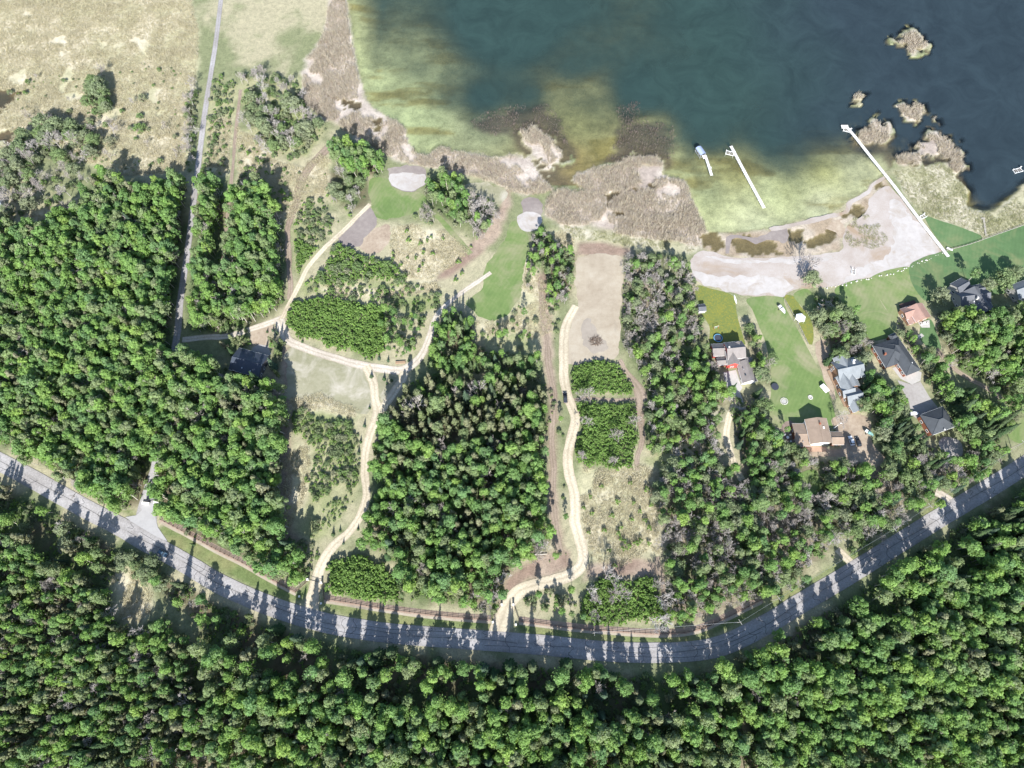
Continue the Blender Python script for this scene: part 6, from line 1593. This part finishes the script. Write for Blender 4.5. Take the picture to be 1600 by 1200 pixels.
def scatter_poly(P, sp, rag=0.0):
    b0, b1 = P.min(0) - rag, P.max(0) + rag
    gx, gy = np.meshgrid(np.arange(b0[0], b1[0] + sp, sp), np.arange(b0[1], b1[1] + sp, sp * .9))
    gx = gx + (np.arange(gx.shape[0]) % 2)[:, None] * sp / 2
    gx = (gx + rng.uniform(-.38, .38, gx.shape) * sp).ravel(); gy = (gy + rng.uniform(-.38, .38, gy.shape) * sp).ravel()
    k = inside(P, gx, gy) if not rag else (sdist(P, gx, gy) + fbm(gx + 11, gy + 5, 9, 3) * 2.2 * rag < 0)
    return gx[k], gy[k]
ROADW = pts(ROADPX)
LANEW = pts([(352, -60), (338, 60), (324, 150), (317, 200), (309, 265), (302, 320), (292, 400), (286, 440), (281, 477), (278, 515), (273, 548)])
APRON = at(230, 812)
LANE2 = pts([(243, 722), (236, 762), (231, 790), (226, 815)])
for S in STANDS:
    P = pts(S['p'], S['hc'])
    rag_ = 3.0 if S['sp'] < 3.5 else 4.5
    if S['sp'] > 3.4 and S['hc'] >= 4:      # big crowns first, smaller ones squeezed between them
        SP_ = S['sp'] * .88
        X, Y_ = scatter_poly(P, SP_ * 1.22, rag_)
        X2, Y2 = scatter_poly(P, SP_ * .9, rag_)
        if len(X):
            dm = np.sqrt(((X2[:, None] - X[None, :]) ** 2 + (Y2[:, None] - Y_[None, :]) ** 2).min(1))
            k2 = dm > .62 * SP_
            X2, Y2 = X2[k2], Y2[k2]
        BIG = np.r_[np.ones(len(X)), np.zeros(len(X2))]
        X, Y_ = np.r_[X, X2], np.r_[Y_, Y2]
    else:
        X, Y_ = scatter_poly(P, S['sp'], rag_); BIG = np.full(len(X), -1.0)
    ok = (np.abs(sdist(ROADW, X, Y_, False)) > 5.6) & (np.abs(sdist(LANEW, X, Y_, False)) > (3.0 if S['hc'] > 3 else 2.4)) & (np.abs(sdist(LANE2, X, Y_, False)) > 4.0)
    for tr in TRACKW: ok &= np.abs(sdist(tr, X, Y_, False)) > (3.4 if S['sp'] > 3.3 else 2.6)
    for lw in LAWNW: ok &= sdist(lw, X, Y_) > (2.0 if S['sp'] > 3.5 else .8)
    X, Y_, BIG = X[ok], Y_[ok], BIG[ok]
    ks = list(S['mix']); pr = np.array([S['mix'][k] for k in ks]); pr = pr / pr.sum()
    fld = fbm(X + 70, Y_, 22, 3)
    near = np.abs(sdist(ROADW, X, Y_, False))
    for x, y, f_, dr, bg in zip(X, Y_, fld, near, BIG):
        if S['p'][0][1] > 680 and S['hc'] >= 7 and dr < 24 and 'below' in S['where'] and rng.random() < (.9 if x < -105 and dr < 32 else .58): continue
        if math.hypot(x - APRON[0], y - APRON[1]) < 11: continue
        k = ks[rng.choice(len(ks), p=pr)]
        mid_ = sum(S['s']) / 2; sc = (mid_ + (rng.uniform(*S['s']) - mid_) * (.7 if S['hc'] >= 5 else 1)) * (1 + f_ * .35)
        if bg >= 0: sc *= rng.uniform(1.0, 1.22) if bg else rng.uniform(.72, .98)
        if k == 'shrub': sc = sc if S['s'][1] > .9 or S['hc'] < 3 else sc * 1.3
        if k == 'willow' and S['s'][1] < .8: sc *= 1.1
        TREES.append((k, x, y, sc, rng.uniform(0, 6.28), rng.integers(len(PROTO[k])), *spot(k, x, y, sc)))
for (k, px, py, hc, sc, lab) in SINGLES:
    x, y = at(px, py, hc)
    TREES.append((k, x, y, sc, rng.uniform(0, 6.28), rng.integers(len(PROTO[k])), lab, None))
for L_, lab, gr, hc, s0, s1 in ((YOUNG, 'small pointed spruce planted along the gravel drive with the gate', 'spruces along the gated drive', 1.0, .55, .95), (BUSHES, 'small dark round spruce scattered on the straw field beside the right drive', 'young spruces on the lower straw field', .8, .75, 1.1),
                                (BUSHES2, 'small round spruce dotted over the straw field below the grove', 'young spruces on the upper straw field', .8, .7, 1.15), (BUSHES3, 'small round spruce on the dry slope around the brown dirt strip', 'young spruces around the dirt strip', .8, .7, 1.2)):
    for px, py in L_:
        x, y = at(px, py, hc)
        TREES.append(('young' if L_ is YOUNG else 'sapling', x, y, rng.uniform(s0, s1), rng.uniform(0, 6.28), rng.integers(3), lab if L_ is YOUNG else lab.replace('spruce', 'bush'), gr))
# the individuals: the 300 of each kind that show largest; singles always
byk = {}
for t_ in TREES: byk.setdefault(t_[0], []).append(t_)
def shows(t_):
    x, y = t_[1], t_[2]
    dep = y * ST + CAMH * CT
    px, py = 800 + F * x / dep, 600 - F * (y * CT - CAMH * ST) / dep
    if not (-5 < px < 1605 and -5 < py < 1205): return -1
    return t_[3] / dep + (10 if t_[7] is None or t_[0] == 'young' else 0)

def gn_scatter(name, protos, P, S, R, V, label, cat):
    """one object that carries instances of several small meshes on its points"""
    coll = bpy.data.collections.new(name + '_kinds')
    for i, me in enumerate(protos):
        coll.objects.link(bpy.data.objects.new('%s_%02d' % (name, i), me))
    me = bpy.data.meshes.new(name)
    me.vertices.add(len(P))
    me.vertices.foreach_set('co', np.asarray(P, dtype=np.float32).ravel())
    for nm, ty, arr in (('var', 'INT', np.asarray(V, dtype=np.int32)),):
        me.attributes.new(nm, ty, 'POINT').data.foreach_set('value', arr)
    R3 = np.zeros((len(P), 3), dtype=np.float32); R3[:, 2] = R
    R3[:, 0] = rng.normal(0, .03, len(P)); R3[:, 1] = rng.normal(0, .03, len(P))
    me.attributes.new('rot', 'FLOAT_VECTOR', 'POINT').data.foreach_set('vector', R3.ravel())
    S = np.asarray(S, dtype=np.float32); q_ = rng.uniform(.86, 1.18, len(S))
    me.attributes.new('scl', 'FLOAT_VECTOR', 'POINT').data.foreach_set('vector', np.stack([S * q_, S * q_ * rng.uniform(.9, 1.1, len(S)), S], 1).astype(np.float32).ravel())
    o = link(bpy.data.objects.new(name, me))
    ng = bpy.data.node_groups.new(name, 'GeometryNodeTree')
    ng.interface.new_socket('Geometry', in_out='INPUT', socket_type='NodeSocketGeometry')
    ng.interface.new_socket('Geometry', in_out='OUTPUT', socket_type='NodeSocketGeometry')
    N_ = ng.nodes
    gi, go = N_.new('NodeGroupInput'), N_.new('NodeGroupOutput')
    ci = N_.new('GeometryNodeCollectionInfo'); ci.inputs['Collection'].default_value = coll
    ci.inputs['Separate Children'].default_value = True; ci.inputs['Reset Children'].default_value = True
    ip = N_.new('GeometryNodeInstanceOnPoints'); ip.inputs['Pick Instance'].default_value = True
    def named(nm, ty):
        q = N_.new('GeometryNodeInputNamedAttribute'); q.data_type = ty; q.inputs['Name'].default_value = nm
        return q.outputs[0]
    er = N_.new('FunctionNodeEulerToRotation')
    Lk = ng.links.new
    Lk(named('rot', 'FLOAT_VECTOR'), er.inputs[0])
    Lk(gi.outputs[0], ip.inputs['Points']); Lk(ci.outputs[0], ip.inputs['Instance']); Lk(named('var', 'INT'), ip.inputs['Instance Index'])
    Lk(er.outputs[0], ip.inputs['Rotation']); Lk(named('scl', 'FLOAT_VECTOR'), ip.inputs['Scale']); Lk(ip.outputs[0], go.inputs[0])
    md = o.modifiers.new('scatter', 'NODES'); md.node_group = ng
    return tag(o, label, cat, kind='stuff')

STUFFNAME = {'aspen': ('aspen_wood', 'mass of leafy green aspens filling the woods', 'wood'), 'spruce': ('spruce_wood', 'dark spruces mixed through the woods', 'wood'), 'pine': ('pine_wood', 'olive pines mixed through the woods', 'wood'), 'bare': ('bare_wood', 'bare grey trees mixed through the woods and brush', 'wood'),
             'shrub': ('brushwood', 'low grey-green brush filling the rough ground', 'brush'), 'sapling': ('sapling_thicket', 'dense thickets of bright green poplar saplings', 'thicket'), 'willow': ('willow_wood', 'pale willows mixed through the woods', 'wood')}
for k, L_ in byk.items():
    L_ = sorted(L_, key=shows, reverse=True)
    solo, rest = L_[:300], L_[300:]
    while solo and shows(solo[-1]) < 0: rest.append(solo.pop())
    for (kk, x, y, sc, rz, v, lab, gr) in solo:
        pr_ = PROTO[kk][v]
        e = bpy.data.objects.new(NICE[kk][0], None)
        e.empty_display_size = .3
        e.location = (x, y, 0); e.rotation_euler = (rng.normal(0, .025), rng.normal(0, .025), rz); q_ = sc * rng.uniform(.86, 1.18); e.scale = (q_, q_ * rng.uniform(.9, 1.1), sc)
        COL.objects.link(e)
        tag(e, lab, NICE[kk][1], gr)
        for nm, me in (('trunk', pr_.trunk), ('crown', pr_.crown)):
            c = bpy.data.objects.new(nm, me); COL.objects.link(c); c.parent = e
    if rest:
        nm, lab, cat = STUFFNAME[k]
        gn_scatter(nm, [p_.joint for p_ in PROTO[k]], [(t_[1], t_[2], 0) for t_ in rest], [t_[3] for t_ in rest], [t_[4] for t_ in rest], [t_[5] for t_ in rest], lab, cat)

# ------------------------------------------------------------------ grass and reeds
def tuft(n, h, spread, w, lie=.5):
    V, Q = [], []
    for k in range(n):
        a, b = rng.uniform(0, 6.28), rng.uniform(0, 6.28)
        r = spread * math.sqrt(rng.random())
        p = np.array([math.cos(a) * r, math.sin(a) * r, 0])
        L = h * rng.uniform(.6, 1.2)
        d = np.array([math.cos(b) * lie * rng.random(), math.sin(b) * lie * rng.random(), 1]); d /= np.linalg.norm(d)
        e = np.array([d[0] * 1.6, d[1] * 1.6, d[2] * .7]); e /= np.linalg.norm(e)
        s = np.array([-math.sin(b + rng.normal() * .6), math.cos(b), 0]) * w / 2
        m1 = p + d * L * .6; m2 = m1 + e * L * .5
        i = len(V)
        V += [p - s, p + s, m1 + s, m1 - s, m2 + s * .3, m2 - s * .3]
        Q += [(i, i + 1, i + 2, i + 3), (i + 3, i + 2, i + 4, i + 5)]
    return np.array(V), np.array(Q), np.clip(rng.normal(.5, .22, len(Q)), 0, 1)
def tuft_mesh(nm, mat, *a_):
    v, q, t = tuft(*a_)
    me = mesh_np(nm, v, q, mat); add_tone(me, t)
    return me
TREED = [(t_[1], t_[2]) for t_ in TREES]
def cover(name, polys, sp, protos, label, cat, s=(.7, 1.3), keep=0.0, land=True, off=0.0, zz=0.0, margin=None):
    XX, YY = [], []
    for P in polys:
        x, y = scatter_poly(pts(P), sp)
        d = sdist(pts(P), x, y) + fbm(x, y, 9, 3) * 12
        ok = (d < off) & (fbm(x + 300, y, 14, 3) > keep - .5)
        gi_ = np.clip(np.searchsorted(xs, x), 0, nx - 1); gj_ = np.clip(np.searchsorted(ys, y), 0, ny - 1)
        zz_ = zt.reshape(ny, nx)[gj_, gi_]
        if land: ok &= zz_ > -.1
        XX.append(x[ok]); YY.append(y[ok])
    X, Y_ = np.concatenate(XX), np.concatenate(YY)
    P3 = np.stack([X, Y_, np.full(len(X), zz)], 1)
    return gn_scatter(name, protos, P3, rng.uniform(*s, len(X)) * (1 + 1.3 * fbm(X + 700, Y_, 7, 3)), rng.uniform(0, 6.28, len(X)), rng.integers(0, len(protos), len(X)), label, cat)
reed_p = [tuft_mesh('reed_tuft', M['reed'], 34, 1.9, .8, .06, .6) for i in range(4)]
cover('reed_bed', REEDS, 1.15, reed_p, 'pinkish brown dead reeds covering the marsh along the lake', 'reeds', (.6, 1.2), .34, off=2.0)
cover('drowned_reeds', DARKBED, 1.5, [tuft_mesh('drowned_reed', M['reed_dark'], 9, 1.1, .7, .08, .5) for i in range(3)], 'sparse dark reed stubble standing in the shallow water', 'reeds', (.6, 1.2), .36, land=False, off=3, zz=-.3)
cover('dry_grass', STRAW, 1.25, [tuft_mesh('dry_tuft', M['drygrass'], 34, .75, .85, .075, 1.5) for i in range(4)], 'pale straw-coloured tall dry grass on the open fields', 'grass', (.6, 1.35), .30, off=1.5)
cover('sedge', SEDGE, 1.3, [tuft_mesh('sedge_tuft', M['sedge'], 34, .8, .85, .06, 1.0) for i in range(4)], 'yellow-green sedge on the lake shore and beach', 'sedge', (.6, 1.2), .32, off=1)

# undergrowth of the woods
LIT = [q['p'] for q in STANDS if q['hc'] >= 5 and q['sp'] > 3.7]
UX, UY = [], []
for q in STANDS:
    if q['hc'] >= 5 and q['sp'] > 3.7:
        x, y = scatter_poly(pts(q['p'], 1.0), 3.0)
        ok = (np.abs(sdist(ROADW, x, y, False)) > 7.0) & (np.abs(sdist(LANEW, x, y, False)) > 3.6) & (fbm(x + 40, y, 18, 3) > -.12)
        UX.append(x[ok]); UY.append(y[ok])
UX, UY = np.concatenate(UX), np.concatenate(UY)
gn_scatter('undergrowth', [p_.joint for p_ in PROTO['shrub']] + [p_.joint for p_ in PROTO['sapling']], np.stack([UX, UY, np.zeros(len(UX))], 1), rng.uniform(.35, .8, len(UX)), rng.uniform(0, 6.28, len(UX)), rng.integers(0, 10, len(UX)), 'low leafy undergrowth between the trees of the woods', 'undergrowth')
print('UNDER', len(UX), 'TREES', len(TREES))

# ragged fringe of small bushes around the stands
FX, FY = [], []
for q in STANDS:
    P = pts(q['p'], min(q['hc'], 2.0))
    x, y = scatter_poly(P, 3.4, 9.0)
    d = np.abs(sdist(P, x, y))
    ok = (d < 6) & (rng.random(len(x)) < .42) & (np.abs(sdist(ROADW, x, y, False)) > 9.0) & (np.abs(sdist(LANEW, x, y, False)) > 4.0) & (sdist(pts(LAKE), x, y) > 6)
    for tr in TRACKW: ok &= np.abs(sdist(tr, x, y, False)) > 3.4
    for lw in LAWNW: ok &= sdist(lw, x, y) > 1.0
    FX.append(x[ok]); FY.append(y[ok])
FX, FY = np.concatenate(FX), np.concatenate(FY)
gn_scatter('scattered_scrub', [p_.joint for p_ in PROTO['shrub']] + [p_.joint for p_ in PROTO['sapling']], np.stack([FX, FY, np.zeros(len(FX))], 1), rng.uniform(.15, .5, len(FX)), rng.uniform(0, 6.28, len(FX)), rng.integers(0, 10, len(FX)), 'small scrub scattered around the edges of woods and thickets', 'scrub')
